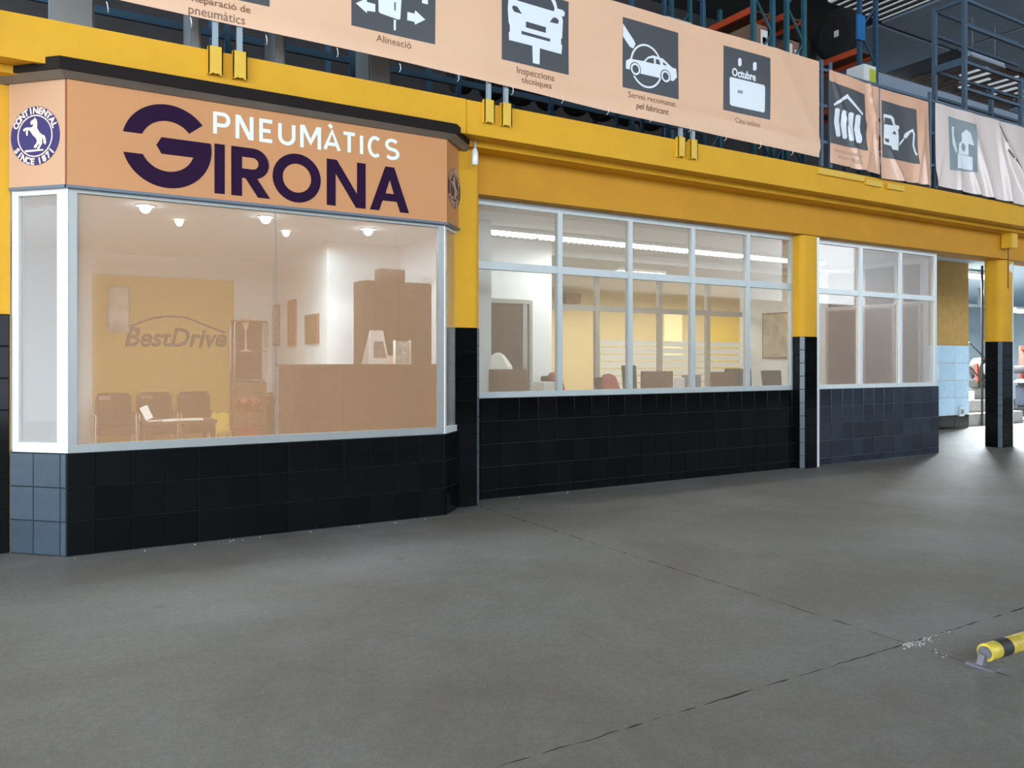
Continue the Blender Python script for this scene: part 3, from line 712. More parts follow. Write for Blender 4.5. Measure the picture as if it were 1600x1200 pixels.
roofs = [PP(c6(p)) for p in ([(132, 435), (262, 342), (272, 375), (140, 455)], [(262, 342), (275, 365), (405, 525), (400, 545), (258, 380)])]
ty = []
for a_, t_, bt_ in ((135, 470, 745), (200, 490, 765), (262, 512, 785), (325, 535, 808)):
    ty.append([PP(c6([(a_+12, t_+8), (a_+34, t_), (a_+58, t_+15), (a_+47, t_+120), (a_+62, bt_-15), (a_+46, bt_), (a_+20, bt_-8), (a_-1, (t_+bt_)/2)]))])
prints(i2, f2, M_iwhite, [[r] for r in roofs]+ty, 'symbol', .005, cell=.035)
q = MB(); 
for k, (xa, xb, yy) in enumerate(((140, 400, 855), (170, 395, 915), (330, 400, 970))):
    q.poly([PP(c6([(xa, yy), (xb, yy+(xb-xa)*.24), (xb, yy+(xb-xa)*.24+22), (xa, yy+22)]))], OB, X_, NF, .004, .005)
drape(q, 'caption', mat('very faint print', (.62, .36, .25), .35), b2, f2, .035)
b3, i3, f3 = small_banner(c6([(567, 292), (1025, 415), (1040, 1198), (585, 1130)]), 'peach banner with a pictogram of a car front and charging hose', c6([(580, 400), (905, 490), (925, 1000), (595, 935)]), M_ban2, M_icon,
   [(1447, 165, 1433, 275, .045, .035), (1388, 230, 1412, 285, .035, .025), (1440, 180, 1448, 290, .03, .02)])
carh = [PP(c6(p)) for p in ([(608, 560), (665, 575), (690, 640), (603, 625)], [(675, 715), (700, 685), (720, 725)], [(608, 755), (650, 765), (650, 800), (620, 790)])]
prints(i3, f3, M_iwhite, [[PP(c6([(598, 530), (670, 545), (695, 570), (705, 630), (745, 640), (748, 665), (735, 675), (742, 740), (735, 872), (680, 862), (670, 830), (605, 810), (602, 790), (603, 640)]))]+carh,
   [PP(c6([(745, 830), (748, 800), (795, 750), (800, 765)]))], [PP(c6([(790, 745), (800, 715), (835, 690), (850, 710), (815, 760)]))]]+
   [[l] for l in ribbon(PP(c6([(840, 700), (872, 682), (885, 720), (880, 820), (895, 880), (912, 915)])), .035)], 'symbol', .005, cell=.035)
c7 = lambda pts: crop(pts, 6.667, 1440, 150)
b4, i4, f4 = small_banner(c7([(140, 70), (1600, 480), (1900, 1330), (155, 930)]), 'long peach banner, painted pale for glare, hanging in loose folds at the far right', c7([(275, 210), (565, 300), (580, 800), (290, 770)]), M_ban3, M_icon3,
   [(1558, 192, 1578, 320, .07, .06), (1558, 192, 1605, 300, .07, .06), (1520, 190, 1550, 310, .08, .045), (1500, 245, 1500, 300, .05, .03), (1475, 230, 1462, 290, .05, .03), (1515, 250, 1530, 305, .05, .03), (1600, 240, 1620, 330, .08, .06)], cell=.035)
prints(i4, f4, M_iwhite, [[PP(c7([(375, 600), (525, 640), (518, 775), (372, 750)]))], [PP(c7([(385, 600), (390, 500), (420, 465), (415, 390), (460, 350), (505, 390), (540, 520), (480, 500), (485, 620)])), PP(c7([(412, 520), (430, 480), (458, 530), (445, 585), (420, 560)]))],
   [PP(c7([(312, 320), (335, 320), (330, 400), (368, 570), (360, 600), (318, 500)]))]], 'symbol', .005, cell=.035)
q = MB()
for k, (a_, b_) in enumerate((((800, 310), (880, 480)), ((890, 560), (940, 650)), ((950, 660), (1000, 740)))):
    P1, P2 = PP(c7([a_, b_])); 
    for lp in ribbon([P1, P2], .03): q.poly([lp], OB, X_, NF, .004, .005)
v = PP(c7([(930, 640)]))[0]
drape(q, 'lettering', mat('dark grey lettering', (.10, .10, .11), .5), b4, f4, .035)

# ================================================================== HALL SHELL ABOVE AND BEHIND
HZ = 8.45
rf = struct('ceiling', MB().box(-9, 34, -9, 14.5, HZ+.06, HZ+.2), M_roofb)  # unseen part over the forecourt extended to dim the floor
for i in range(7):
    for j in range(2):
        xa = 14.95+i*2.75; ya = 5.7+j*2.25
        MB().box(xa+.06, xa+2.69, ya+.05, ya+2.20, HZ, HZ+.055).build('roof_panel', M_roof, rf)
    xa = 12.2+i*2.75
    if i not in (0, 2, 3): MB().box(xa+.06, xa+2.69, 10.25, 11.85, HZ, HZ+.055).build('roof_panel', M_roof, rf)
def corrug(x0, x1, y0, y1, n, m1, m2, nm):
    q1, q2_ = MB(), MB(); dx = (x1-x0)/n
    for k in range(n):
        (q1 if k % 2 else q2_).box(x0+k*dx, x0+(k+.9)*dx, y0, y1, HZ+(.0 if k % 2 else .02), HZ+.05)
    tag(q1.build(nm, m1, rf), kind='stuff'); tag(q2_.build(nm, m2, rf), kind='stuff')
corrug(13.25, 14.9, 5.7, 10.1, 15, M_roofb, M_skyl, 'roof_rib')
corrug(18.7, 22.9, 10.25, 11.85, 26, M_brown, M_brown, 'roof_rib')
q = MB()
for k in range(8): q.box(19.3+k*.42, 19.40+k*.42, 10.3+.22*(k % 3), 11.0+.25*(k % 3), HZ-.02, HZ+.01)
tag(q.build('skylight_strip', M_skyl, rf), kind='stuff')
struct('wall_back', MB().box(16.3, 34, 11.9, 12.1, 6.25, HZ), M_gwall)
struct('wall_upper', MB().box(-6, 16.3, 11.9, 12.1, 4.06, HZ+.06).box(16.3, 34, 11.9, 12.1, 4.06, 6.25), M_dwall)
struct('wall_rear_unseen', MB().box(1.5, 34, -9.2, -9, 0, 4.2), mat('grey hall wall', (.20, .19, .18), .8))  # unseen; kept low and open above to shape the light
struct('wall_far', MB().box(15.9, 34, 17.5, 17.7, 0, 3.76), M_wallb)
struct('wall_end', MB().box(33.8, 34, -9, 17.5, 0, HZ), M_wallb)

# ================================================================== INTERIORS
FI = .12
struct('floor_office', MB().box(-.6, 12.74, 7.78, 15.1, 0.0, FI).box(12.74, 17.0, 11.76, 15.1, 0, FI), M_floor2)
struct('ceiling_office', MB().box(-.6, 12.74, 7.87, 15.1, 3.2, 3.28).box(12.74, 17.0, 11.76, 15.1, 3.2, 3.28), M_ceilw)
struct('ceiling_booth', MB().box(.2, 3.6, 7.2, 7.868, 3.2, 3.28).box(-.12, .2, 7.62, 7.868, 3.2, 3.28), M_ceilw)
struct('wall_inner_left', MB().box(-.75, -.6, 7.62, 14.0, FI, 3.75), M_wallw)
struct('wall_office_back', MB().box(-.75, 17.0, 15.1, 15.3, 0, 3.75).box(12.74, 17.12, 11.62, 11.76, 0, 3.75).box(17.0, 17.12, 11.76, 15.1, 0, 3.75), M_beige)
struct('wall_reception_back', MB().box(-.6, 5.6, 14.0, 14.15, FI, 3.2), M_wallw)
struct('wall_reception_side', MB().box(3.6, 3.72, 11.12, 14.0, FI, 3.2), M_wallw)
struct('wall_reception_right', MB().box(3.6, 4.86, 11.0, 11.12, FI, 3.2), M_wallw)
struct('wall_partition', MB().box(4.10, 4.20, 7.78, 8.5, FI, 3.2).box(4.20, 4.78, 8.4, 8.5, FI, 3.2).box(4.70, 4.78, 8.5, 11.0, FI, 3.2), M_wallw)
wp = struct('wall_office_left', MB().box(4.86, 6.4, 9.5, 9.64, FI, 3.2).box(6.26, 6.4, 9.64, 15.1, FI, 3.2), M_wallw)
we = struct('wall_office_end', MB().box(12.62, 12.74, 7.77, 11.76, FI, 3.2), M_wallw)
# yellow feature wall
yp = thing('feature_panel', 'yellow wall panel with dark lettering behind the waiting chairs', 'panel', (2, 14, FI))
xa, xb = XY(145, 13.97), XY(365, 13.97)
MB().box(xa, xb, 13.965, 13.998, FI+.002, 2.86).build('board', M_py, yp)
q = MB(); xt = (XY(193, 13.96)+XY(352, 13.96))/2
put_text(q, 'BestDrive', .42, (xt, 13.965, atY(270, 541, 13.96).z), X_, NF, .002, width=XY(353, 13.96)-XY(193, 13.96), shear=.25, weight=.012)
for lp in ribbon([(lambda v: (v.x, v.z))(atY(a, c, 13.96)) for a, c in ((203, 510), (235, 498), (262, 494), (290, 496), (315, 506), (352, 520))], .035): q.poly([lp], (0, 13.965, 0), X_, NF, .001, .003)
q.build('lettering', M_plast, yp)
def on_wall(name, label, cat, p0, p1, Y, m, mf, depth=.03, fr=.02, group=None):
    a = atY(p0[0], p0[1], Y); c = atY(p1[0], p1[1], Y); zc0, zc1 = c.z, a.z
    t = thing(name, label, cat, ((a.x+c.x)/2, Y, zc0), group)
    MB().box(a.x, c.x, Y, Y+depth, zc0, zc1).build('frame', mf, t); MB().box(a.x+fr, c.x-fr, Y-.004, Y, zc0+fr, zc1-fr).build('print', m, t); return t
on_wall('poster', 'pale poster hung at the upper left of the yellow reception panel', 'poster', (168, 446), (203, 520), 13.925, mat('pale poster print', (.50, .46, .46), .6, var=.4, scale=5), M_grey)
# pictures on the side wall of the reception
for p0, p1, y0, y1, m, lab in ((426, 435, 477, 540, M_map, 'narrow framed picture hung furthest back on the white reception side wall'), (449, 461, 470, 540, M_redp, 'tall reddish framed picture in the middle of the white reception side wall'),
                           (476, 496, 493, 536, M_wood, 'brown framed picture hung nearest on the white reception side wall')):
    a = atX(p0, y0, 3.57); c = atX(p1, y1, 3.57)
    t = thing('picture', lab, 'picture', (3.585, (a.y+c.y)/2, c.z)); MB().box(3.57, 3.598, c.y, a.y, c.z, a.z).build('frame', M_wood, t)
    MB().box(3.564, 3.57, c.y+.03, a.y-.03, c.z+.03, a.z-.03).build('print', m, t)
# tall dark cabinet with a box on top, left of it the white wall
cb_ = thing('tall_cabinet', 'tall dark brown cabinet standing behind the reception counter', 'cabinet', (4.2, 9.9, FI))
zc9 = atY(600, 439, 9.9).z
MB().box(3.735, 4.68, 9.92, 10.3, FI+.003, zc9).build('carcass', M_dark, cb_)
for x0_, x1_ in ((3.74, 4.205), (4.215, 4.675)): MB().box(x0_, x1_, 9.90, 9.92, FI+.06, zc9-.01).build('door', M_dark, cb_)
for x in (4.17, 4.25): MB().box(x-.008, x+.008, 9.885, 9.90, 1.2, 1.38).build('handle', M_dark2, cb_)
a = atY(594, 419, 9.95); c = atY(633, 440, 9.95)
t = thing('sign_box', 'small dark box standing on top of the tall brown cabinet', 'box', ((a.x+c.x)/2, 9.95, zc9)); MB().box(a.x, c.x, 9.95, 10.15, zc9+.001, a.z).build('box', M_dark, t, bevel=.004); MB().box(a.x+.05, c.x-.05, 9.942, 9.95, zc9+.05, a.z-.05).build('face', M_dark2, t)
# reception counter
ct = thing('reception_counter', 'long dark brown reception counter seen through the booth window', 'counter', (3.6, 9, FI))
xc = XY(460, 8.8); zt_ = 1.47
MB().box(xc, 4.68, 8.8, 8.85, FI+.002, zt_-.03).build('front_panel', M_dark, ct)
MB().box(xc, xc+.05, 8.85, 9.45, FI+.002, zt_-.03).build('side_panel', M_dark, ct)
MB().box(xc-.02, 4.70, 8.77, 9.47, zt_-.03, zt_).build('top', M_dark2, ct)
MB().box(XY(537, 8.79)-.004, XY(537, 8.79)+.004, 8.794, 8.80, FI+.05, zt_-.05).build('joint_strip', M_plast, ct)
xd = XY(420, 9.6); dk = thing('side_desk', 'low dark desk left of the reception counter', 'desk', (xd, 9.8, FI))
zd = atY(440, 613, 9.6).z
MB().box(xd, xc-.03, 9.6, 10.3, zd-.04, zd).build('top', M_dark2, dk); MB().box(xd+.05, xc-.08, 9.66, 9.70, FI+.002, zd-.04).build('front_panel', M_dark, dk)
MB().box(xd+.05, xd+.09, 9.70, 10.25, FI+.002, zd-.04).build('side_panel', M_dark, dk)
# items on the counter
def P(px, py, Y): return atY(px, py, Y)
a = P(570, 570, 8.95); c = P(604, 515, 8.95)
t = thing('desk_calendar', 'white folded desk calendar standing on the reception counter', 'calendar', (a.x, 8.95, zt_))
H_ = .40
q = MB(); x1_, x2_ = a.x+.02, c.x-.0
q.add([(x1_, 8.86, zt_+.002), (x2_, 8.86, zt_+.002), (x2_-.04, 8.96, zt_+H_), (x1_+.05, 8.96, zt_+H_), (x1_, 8.865, zt_), (x2_, 8.865, zt_), (x2_-.04, 8.97, zt_+H_), (x1_+.05, 8.97, zt_+H_)], [(0, 1, 2, 3), (7, 6, 5, 4), (0, 3, 7, 4), (1, 5, 6, 2), (3, 2, 6, 7), (0, 4, 5, 1)])
q.add([(x1_, 9.10, zt_+.002), (x2_, 9.10, zt_+.002), (x2_-.04, 8.975, zt_+H_), (x1_+.05, 8.975, zt_+H_), (x1_, 9.105, zt_+.0), (x2_, 9.105, zt_), (x2_-.04, 8.98, zt_+H_), (x1_+.05, 8.98, zt_+H_)], [(0, 3, 2, 1), (4, 5, 6, 7), (0, 4, 7, 3), (1, 2, 6, 5), (3, 7, 6, 2), (0, 1, 5, 4)])
q.build('card', M_paper, t)
MB().add([(x1_+.06, 8.872, zt_+.07), (x2_-.03, 8.872, zt_+.07), (x2_-.055, 8.925, zt_+.27), (x1_+.08, 8.925, zt_+.27)], [(0, 1, 2, 3)]).build('print', mat('grey photo print', (.22, .20, .20), .5, var=.5, scale=20), t)
a = P(617, 568, 9.0); c = P(639, 536, 9.0)
t = thing('leaflet_holder', 'clear leaflet holder with a pale leaflet on the reception counter', 'leaflet holder', ((a.x+c.x)/2, 9, zt_))
MB().box(a.x, c.x, 8.99, 9.0, zt_+.012, c.z+.02).build('leaflet', mat('grey leaflet', (.48, .50, .48), .6, var=.35, scale=16), t)
MB().box(a.x-.01, a.x, 8.96, 9.03, zt_, c.z+.03).box(c.x, c.x+.01, 8.96, 9.03, zt_, c.z+.03).box(a.x, c.x, 8.95, 9.05, zt_, zt_+.01).build('holder', M_frost, t)
a = P(607, 557, 8.9); t = thing('card_box', 'small pale card box between calendar and leaflet holder', 'box', (a.x, 8.9, zt_)); MB().box(a.x, a.x+.055, 8.88, 8.93, zt_, zt_+.10).build('box', M_cream, t, bevel=.003); MB().box(a.x+.008, a.x+.047, 8.876, 8.88, zt_+.05, zt_+.09).build('card', M_paper, t)
# waiting chairs
def chair(x, y, label):
    t = thing('waiting_chair', label, 'chair', (x, y, FI), 'waiting chairs along the yellow panel')
    W = .258
    MB().box(x-W, x+W, y-.33, y+.2, FI+.28, FI+.44).build('seat', M_black, t, bevel=.03, smooth=True)
    q = MB().box(x-W+.01, x+W-.01, y+.16, y+.30, FI+.40, FI+.90); q.build('backrest', M_black, t, bevel=.04, smooth=True)
    MB().box(x-W+.06, x-W+.22, y+.150, y+.159, FI+.80, FI+.86).build('back_badge', M_chrome, t)
    for sx in (-1, 1):
        MB().tube([(x+sx*(W+.01), y-.30, FI), (x+sx*(W+.01), y-.30, FI+.58), (x+sx*(W+.01), y+.2, FI+.60), (x+sx*(W+.01), y+.24, FI)], .014, 6).build('arm_frame', M_chrome, t)
for (p0, p1), lab in zip(((148, 210), (214, 274), (279, 334)), ('black waiting chair at the left end of the row under the yellow panel', 'middle black waiting chair behind the coffee table', 'black waiting chair at the right end of the row beside the red plant')):
    chair(XY((p0+p1)/2, 13.45), 13.45, lab)
# coffee table with magazines
tx0, tx1 = XY(222, 11.6), XY(338, 11.6); tz = .70
t = thing('coffee_table', 'dark low coffee table in front of the waiting chairs', 'table', ((tx0+tx1)/2, 11.8, FI))
MB().box(tx0, tx1, 11.5, 12.2, tz-.04, tz).build('top', M_dark2, t, bevel=.005)
for x in (tx0+.05, tx1-.05):
    for y in (11.55, 12.15): MB().box(x-.025, x+.025, y-.025, y+.025, FI, tz-.04).build('leg', M_plast, t)
for k, (p, yy, m, lab) in enumerate(((264, 11.62, M_paper, 'white magazine lying nearest on the coffee table'), (285, 11.68, mat('cream magazine', (.7, .62, .5), .5), 'cream magazine lying in the middle of the coffee table'), (306, 11.66, M_frost, 'pale magazine at the right end of the coffee table'))):
    x = XY(p, yy); t = thing('magazine', lab, 'magazine', (x, yy, tz), None)
    MB().box(x-.085, x+.085, yy-.08, yy+.12, tz, tz+.012).build('pages', M_paper, t); MB().box(x-.087, x+.087, yy-.082, yy+.122, tz+.012, tz+.016).build('cover', m, t)
x = XY(230, 11.7); t = thing('price_card', 'white leaning card stand at the left end of the coffee table', 'card', (x, 11.7, tz))
MB().bar((x-.05, 11.7, tz+.20), (x+.03, 11.7, tz+.03), .10, .01, up=(0, 1, 0)).build('panel', M_paper, t); MB().box(x-.0, x+.16, 11.66, 11.76, tz, tz+.008).build('foot', M_paper, t)
# glass cabinet and plant
a = P(366, 503, 13.6); c = P(417, 596, 13.6)
t = thing('display_cabinet', 'tall glass display cabinet at the right end of the yellow panel', 'cabinet', ((a.x+c.x)/2, 13.7, FI))
q = MB()
for x in (a.x, c.x):
    for y in (13.58, 13.9): q.box(x-.012, x+.012, y-.012, y+.012, FI, a.z)
q.build('post', M_chrome, t)
MB().box(a.x, c.x, 13.58, 13.9, a.z, a.z+.03).box(a.x, c.x, 13.58, 13.9, FI, c.z).build('carcass', M_wood, t)
for z in (c.z+.02, (a.z+c.z)/2): MB().box(a.x+.015, c.x-.015, 13.6, 13.88, z, z+.012).build('shelf', M_grey, t)
MB().box(a.x+.013, c.x-.013, 13.89, 13.9, c.z+.01, a.z).build('back_panel', M_dark2, t)
x = (a.x+c.x)/2-.05; t = thing('trophy', 'pale slim trophy inside the glass display cabinet', 'trophy', (x, 13.74, c.z+.032))
MB().lathe([(.07, 0), (.06, .02), (.015, .05), (.012, .35), (.05, .42), (.07, .55), (.06, .56), (.02, .45)], (x, 13.74, (a.z+c.z)/2+.012)).build('cup', M_cream, t, smooth=True)
x = XY(388, 12.2); t = thing('potted_plant', 'potted plant with dull red leaves beside the waiting chairs', 'plant', (x, 12.2, FI))
MB().lathe([(.17, 0), (.22, .42), (.24, .42), (.23, .38), (.19, .36)], (x, 12.2, FI), n=18).build('pot', M_redp, t, smooth=True)
q = MB(); random.seed(5)
for k in range(90):
    an = random.uniform(0, 6.28); el = random.uniform(-.15, 1.2); r = random.uniform(.18, .34)
    d = Vector((math.cos(an)*math.cos(el), math.sin(an)*math.cos(el), math.sin(el)*.8)); cpos = Vector((x, 12.2, FI+.58))+d*r*.9
    s_ = d.cross(Vector((0, 0, 1))).normalized()*.055; tip = cpos+d*.12
    q.add([cpos-d*.06, cpos+s_, tip, cpos-s_], [(0, 1, 2), (0, 2, 3)])
q.tube([(x, 12.2, FI+.36), (x, 12.2, FI+.66)], .02, 6)
tag(q.build('foliage', M_leaf, t, fixn=False), kind='stuff')
x = XY(348, 12.9); x -= .02; t = thing('child_chair', 'small yellow plastic chair between waiting chairs and red plant', 'chair', (x, 12.9, FI))
MB().box(x-.13, x+.13, 12.75, 13.02, FI+.28, FI+.31).build('seat', M_yelp, t, bevel=.008); MB().box(x-.13, x+.13, 13.00, 13.03, FI+.31, FI+.58).build('backrest', M_yelp, t, bevel=.008)
for sx in (-.11, .11):
    for yy in (12.78, 12.99): MB().box(x+sx-.015, x+sx+.015, yy-.015, yy+.015, FI, FI+.28).build('leg', M_yelp, t)
# ceiling spots
for p, y, Y, m, lab in ((227, 320, 9.5, M_spot, 'bright cool ceiling spot at the left of the booth'), (415, 338, 9.5, M_spot, 'bright cool ceiling spot in the middle of the booth'), (575, 353, 9.7, M_spot, 'bright cool ceiling spot at the right of the booth'),
                   (280, 343, 10.2, M_spotw, 'smaller warm ceiling spot in the back left row'), (447, 358, 10.35, M_spotw, 'smaller warm ceiling spot in the back right row')):
    v = atY(p, y, Y); r = .065 if m is M_spot else .05
    t = thing('ceiling_spot', lab, 'spotlight', (v.x, Y, 3.19)); MB().lathe([(r+.03, 0), (r+.03, -.012), (r, -.014)], (v.x, Y, 3.199), n=20).build('rim', M_alu2, t)
    MB().lathe([(r*.95, 0), (r*.85, -.03), (r*.55, -.06), (r*.15, -.07)], (v.x, Y, 3.184), n=16).build('bulb', m, t)
    l = bpy.data.lights.new('spot_light', 'SPOT'); l.energy = 45; l.spot_size = 2.2; l.color = (.9, .95, 1); l.shadow_soft_size = .05
    lo = bpy.data.objects.new('spot_light', l); COL.objects.link(lo); lo.location = (v.x, Y, 3.10)

# ---- office behind window 2
def luminaire(p0, p1, Y, z, m, lab, w=.16, grp='fluorescent luminaires of the office ceiling'):
    xa, xb = XY(p0, Y)+.01, XY(p1, Y)-.01
    t = thing('ceiling_light', lab, 'ceiling light', ((xa+xb)/2, Y, z+.05), grp)
    MB().box(xa, xb, Y-w/2, Y+w/2, z+.05, z+.095).build('housing', M_alu2, t)
    q = MB(); n = 24
    MB().tube([(xa+.02, Y-.035, z+.03), (xb-.02, Y-.035, z+.03)], .02, 8).tube([(xa+.02, Y+.035, z+.03), (xb-.02, Y+.035, z+.03)], .02, 8).build('tube', m, t)
    for k in range(int((xb-xa)/.09)): q.box(xa+.05+k*.09, xa+.056+k*.09, Y-w/2, Y+w/2, z, z+.05)
    tag(q.build('louvre', M_alu2, t), kind='stuff')
for a, c, lab in ((700, 842, 'fluorescent ceiling light nearest the first column, seen through the office window'), (842, 1017, 'second fluorescent ceiling light of the row, across the second mullion'), (1017, 1163, 'third fluorescent ceiling light of the row, over the fourth bay'), (1163, 1287, 'last fluorescent ceiling light of the row, behind the middle column')):
    luminaire(a, c, 8.78, 3.10, M_tube, lab)
luminaire(858, 893, 11.0, 2.98, M_tubew, 'short warm ceiling light near the office end of the white partition', grp='warm lights further back')
luminaire(962, 1038, 10.6, 2.98, M_tubew, 'warm ceiling light in the middle of the office, further back', grp='warm lights further back')
# soffit and glazed partition at Y 11.7
struct('ceiling_soffit', MB().box(6.42, 12.60, 9.9, 10.1, 3.08, 3.199), M_ceilw)
gp = thing('glazed_partition', 'glazed office partition with frosted striped panes across the back', 'partition', (9.6, 11.7, FI))
for p in (932, 1030, 1105, 1172):
    x = XY(p, 11.7); MB().box(x-.045, x+.045, 11.66, 11.74, FI, 3.2).build('post', M_alu, gp)
MB().box(6.42, 12.60, 11.67, 11.73, 2.42, 2.52).build('transom', M_alu, gp)
MB().box(6.42, 12.60, 11.67, 11.73, FI, .95).build('lower_panel', M_alu, gp)
for a, c in ((934, 1028), (1032, 1103), (1107, 1172)):
    xa, xb = XY(a, 11.7)+.05, XY(c, 11.7)-.05
    for k in range(7): MB().box(xa, xb, 11.69, 11.697, .98+k*.135, .98+k*.135+.105).build('frosted_strip', M_frost, gp)
# coloured back areas
def panel(name, lab, cat, p0, p1, Y, m, depth=.03):
    a = atY(p0[0], p0[1], Y); c = atY(p1[0], p1[1], Y)
    return tag(MB().box(a.x, c.x, Y, Y+depth, max(c.z, FI+.01), a.z).build(name, m, bevel=.004), lab, cat)
panel('roller_blind', 'bright cream roller blind given its own glow in the back office', 'blind', (1038, 482), (1066, 556), 15.068, M_glow)
panel('wall_board', 'bright yellow board on the back office wall', 'board', (1108, 488), (1168, 590), 15.068, mat('bright yellow board paint', (.72, .55, .05), .6))
panel('wall_unit', 'brown air conditioning unit high on the back office wall', 'air conditioner', (884, 458), (908, 474), 14.8, M_wood, .29)
# door in the white partition
d2 = link('door_1', None); d2.location = (5.6, 9.5, FI); tag(d2, kind='structure')
xa, xb = XY(757, 9.48), XY(825, 9.48); zt2 = atY(790, 474, 9.48).z
MB().box(xa, xb-.10, 9.46, 9.498, FI+.003, zt2).build('door_leaf', M_dark2, d2)
MB().box(xb-.10, xb-.03, 9.45, 9.498, FI, zt2).box(xb, xb+.05, 9.44, 9.498, FI, zt2+.05).box(xa-.05, xb, 9.44, 9.498, zt2, zt2+.06).build('door_frame', M_alu, d2)
# map on the end wall
a = atX(1191, 490, 12.58); c = atX(1238, 560, 12.58)
t = thing('framed_map', 'large framed map on the white end wall of the office', 'picture', (12.59, (a.y+c.y)/2, c.z))
MB().box(12.58, 12.618, c.y, a.y, c.z, a.z).build('frame', M_wood, t); MB().box(12.574, 12.58, c.y+.03, a.y-.03, c.z+.03, a.z-.03).build('print', M_map, t)
# brown doors on the end wall (seen through window 3)
for k, (p0, p1, lab) in enumerate(((1294, 1338, 'a'), (1352, 1394, 'b'), (1412, 1458, 'c'))):
    d = link('door_%d' % (2+k), None); tag(d, kind='structure')
    ya = atX(p0, 500, 12.58).y; yb = max(atX(p1, 500, 12.58).y, 7.84); d.location = (12.60, (ya+yb)/2, FI)
    MB().box(12.58, 12.618, yb, ya, FI+.003, 2.42).build('door_leaf', M_dark2, d)
    MB().box(12.57, 12.618, yb-.05, yb, FI+.003, 2.47).box(12.57, 12.618, ya, ya+.05, FI+.003, 2.47).box(12.57, 12.618, yb, ya, 2.42, 2.47).build('door_frame', mat('greige frame', (.35, .30, .27), .6), d)
    MB().box(12.58, 12.618, yb, ya, 2.50, 3.12).build('transom_panel', M_dark2, d)
# desks, monitors, chairs
dz = .88
for x0_, x1_, lab in ((5.3, 7.0, 'left office desk under the window below the door'), (7.3, 9.2, 'middle office desk behind the second and third window bays'), (9.5, 11.6, 'right office desk behind the fourth and fifth bays')):
    t = thing('office_desk', lab, 'desk', ((x0_+x1_)/2, 8.6, FI))
    MB().box(x0_, x1_, 8.25, 8.95, dz-.03, dz).build('top', M_wood, t)
    for x in (x0_+.03, x1_-.03): MB().box(x-.02, x+.02, 8.28, 8.92, FI, dz-.03).build('side_panel', M_grey, t)
def monitor(p0, p1, ytop, Y, m, lab, stand=dz):
    xa, xb = XY(p0, Y), XY(p1, Y); zt_ = atY((p0+p1)/2, ytop, Y).z; xm = (xa+xb)/2
    t = thing('monitor', lab, 'monitor', (xm, Y, stand))
    MB().box(xa, xb, Y, Y+.035, zt_-(xb-xa)*.62, zt_).build('casing', m, t, bevel=.006)
    MB().box(xa+.015, xb-.015, Y+.035, Y+.038, zt_-(xb-xa)*.62+.015, zt_-.015).build('screen', M_plast, t)
    MB().box(xm-.03, xm+.03, Y+.01, Y+.03, stand+.015, zt_-(xb-xa)*.62+.01).build('neck', m, t); MB().box(xm-.11, xm+.11, Y-.07, Y+.11, stand, stand+.015).build('foot', m, t)
monitor(766, 824, 577, 8.35, M_wood, 'brown backed monitor in front of the office door')
monitor(1003, 1052, 580, 8.4, M_wood, 'brown backed monitor below the bright cream blind')
monitor(1068, 1096, 586, 8.45, M_grey, 'grey monitor right behind the third mullion')
monitor(1112, 1147, 581, 8.5, M_wood, 'brown backed monitor under the yellow board')
def ochair(p0, p1, ytop, Y, m, lab, jacket=None):
    xa, xb = XY(p0, Y), XY(p1, Y); x = (xa+xb)/2; zt_ = atY(x and (p0+p1)/2, ytop, Y).z; W = (xb-xa)/2
    t = thing('office_chair', lab, 'chair', (x, Y, FI))
    q = MB().add([(x-W*.85, Y+.20, .70), (x+W*.85, Y+.20, .70), (x+W, Y+.27, zt_), (x-W, Y+.27, zt_), (x-W*.85, Y+.26, .70), (x+W*.85, Y+.26, .70), (x+W, Y+.33, zt_), (x-W, Y+.33, zt_)],
        [(0, 1, 2, 3), (7, 6, 5, 4), (0, 4, 5, 1), (1, 5, 6, 2), (2, 6, 7, 3), (3, 7, 4, 0)]); q.build('backrest', m, t, bevel=.015)
    MB().box(x-.23, x+.23, Y-.22, Y+.24, .55, .63).build('seat', m, t, bevel=.02); MB().tube([(x, Y, .2), (x, Y, .55)], .03, 8).build('column', M_chrome, t)
    for k in range(5):
        an = k*2*math.pi/5; MB().bar((x, Y, .22), (x+.27*math.cos(an), Y+.27*math.sin(an), .15), .04, .03).build('leg', M_plast, t)
    if jacket:
        jp = [(x-W*1.1, Y+.08, zt_-.35), (x+W*1.15, Y+.08, zt_-.36), (x+W*.7, Y+.17, zt_+.01), (x+W*.1, Y+.17, zt_+.06), (x-W*.5, Y+.17, zt_+.035)]
        q = MB(); q.v = jp+[(a, b+.09, c) for a, b, c in jp]; q.f = [(0, 1, 2, 3, 4), (9, 8, 7, 6, 5)]+[(i, (i+1) % 5, (i+1) % 5+5, i+5) for i in range(5)]
        tag(q.build('jacket', jacket, bevel=.02), 'dull red jacket draped over the '+('left' if p0 < 900 else 'right')+' office chair back', 'jacket')
M_jr = mat('dull red cloth', (.22, .05, .04), .9)
ochair(864, 893, 588, 9.12, M_plast, 'office chair with red jacket beside the end of the white partition', M_jr)
ochair(948, 980, 590, 9.3, M_plast, 'office chair with red jacket in the second window bay', M_jr)
ochair(991, 1013, 571, 9.35, M_plast, 'tall dark office chair just right of the second mullion')
ochair(1154, 1194, 576, 9.3, M_plast, 'dark office chair behind the fourth mullion')
ochair(1211, 1241, 579, 9.4, M_plast, 'dark office chair below the framed map')
v = P(778, 577, 8.62); zb_ = dz
t = tag(MB().lathe([(.12, 0), (.19, .15), (.21, .38), (.18, .56), (.09, .69), (.03, .73)], (v.x, 8.62, dz), n=9).build('plastic_bag', M_frost, smooth=False), 'crumpled white plastic bag behind the brown monitor', 'bag')
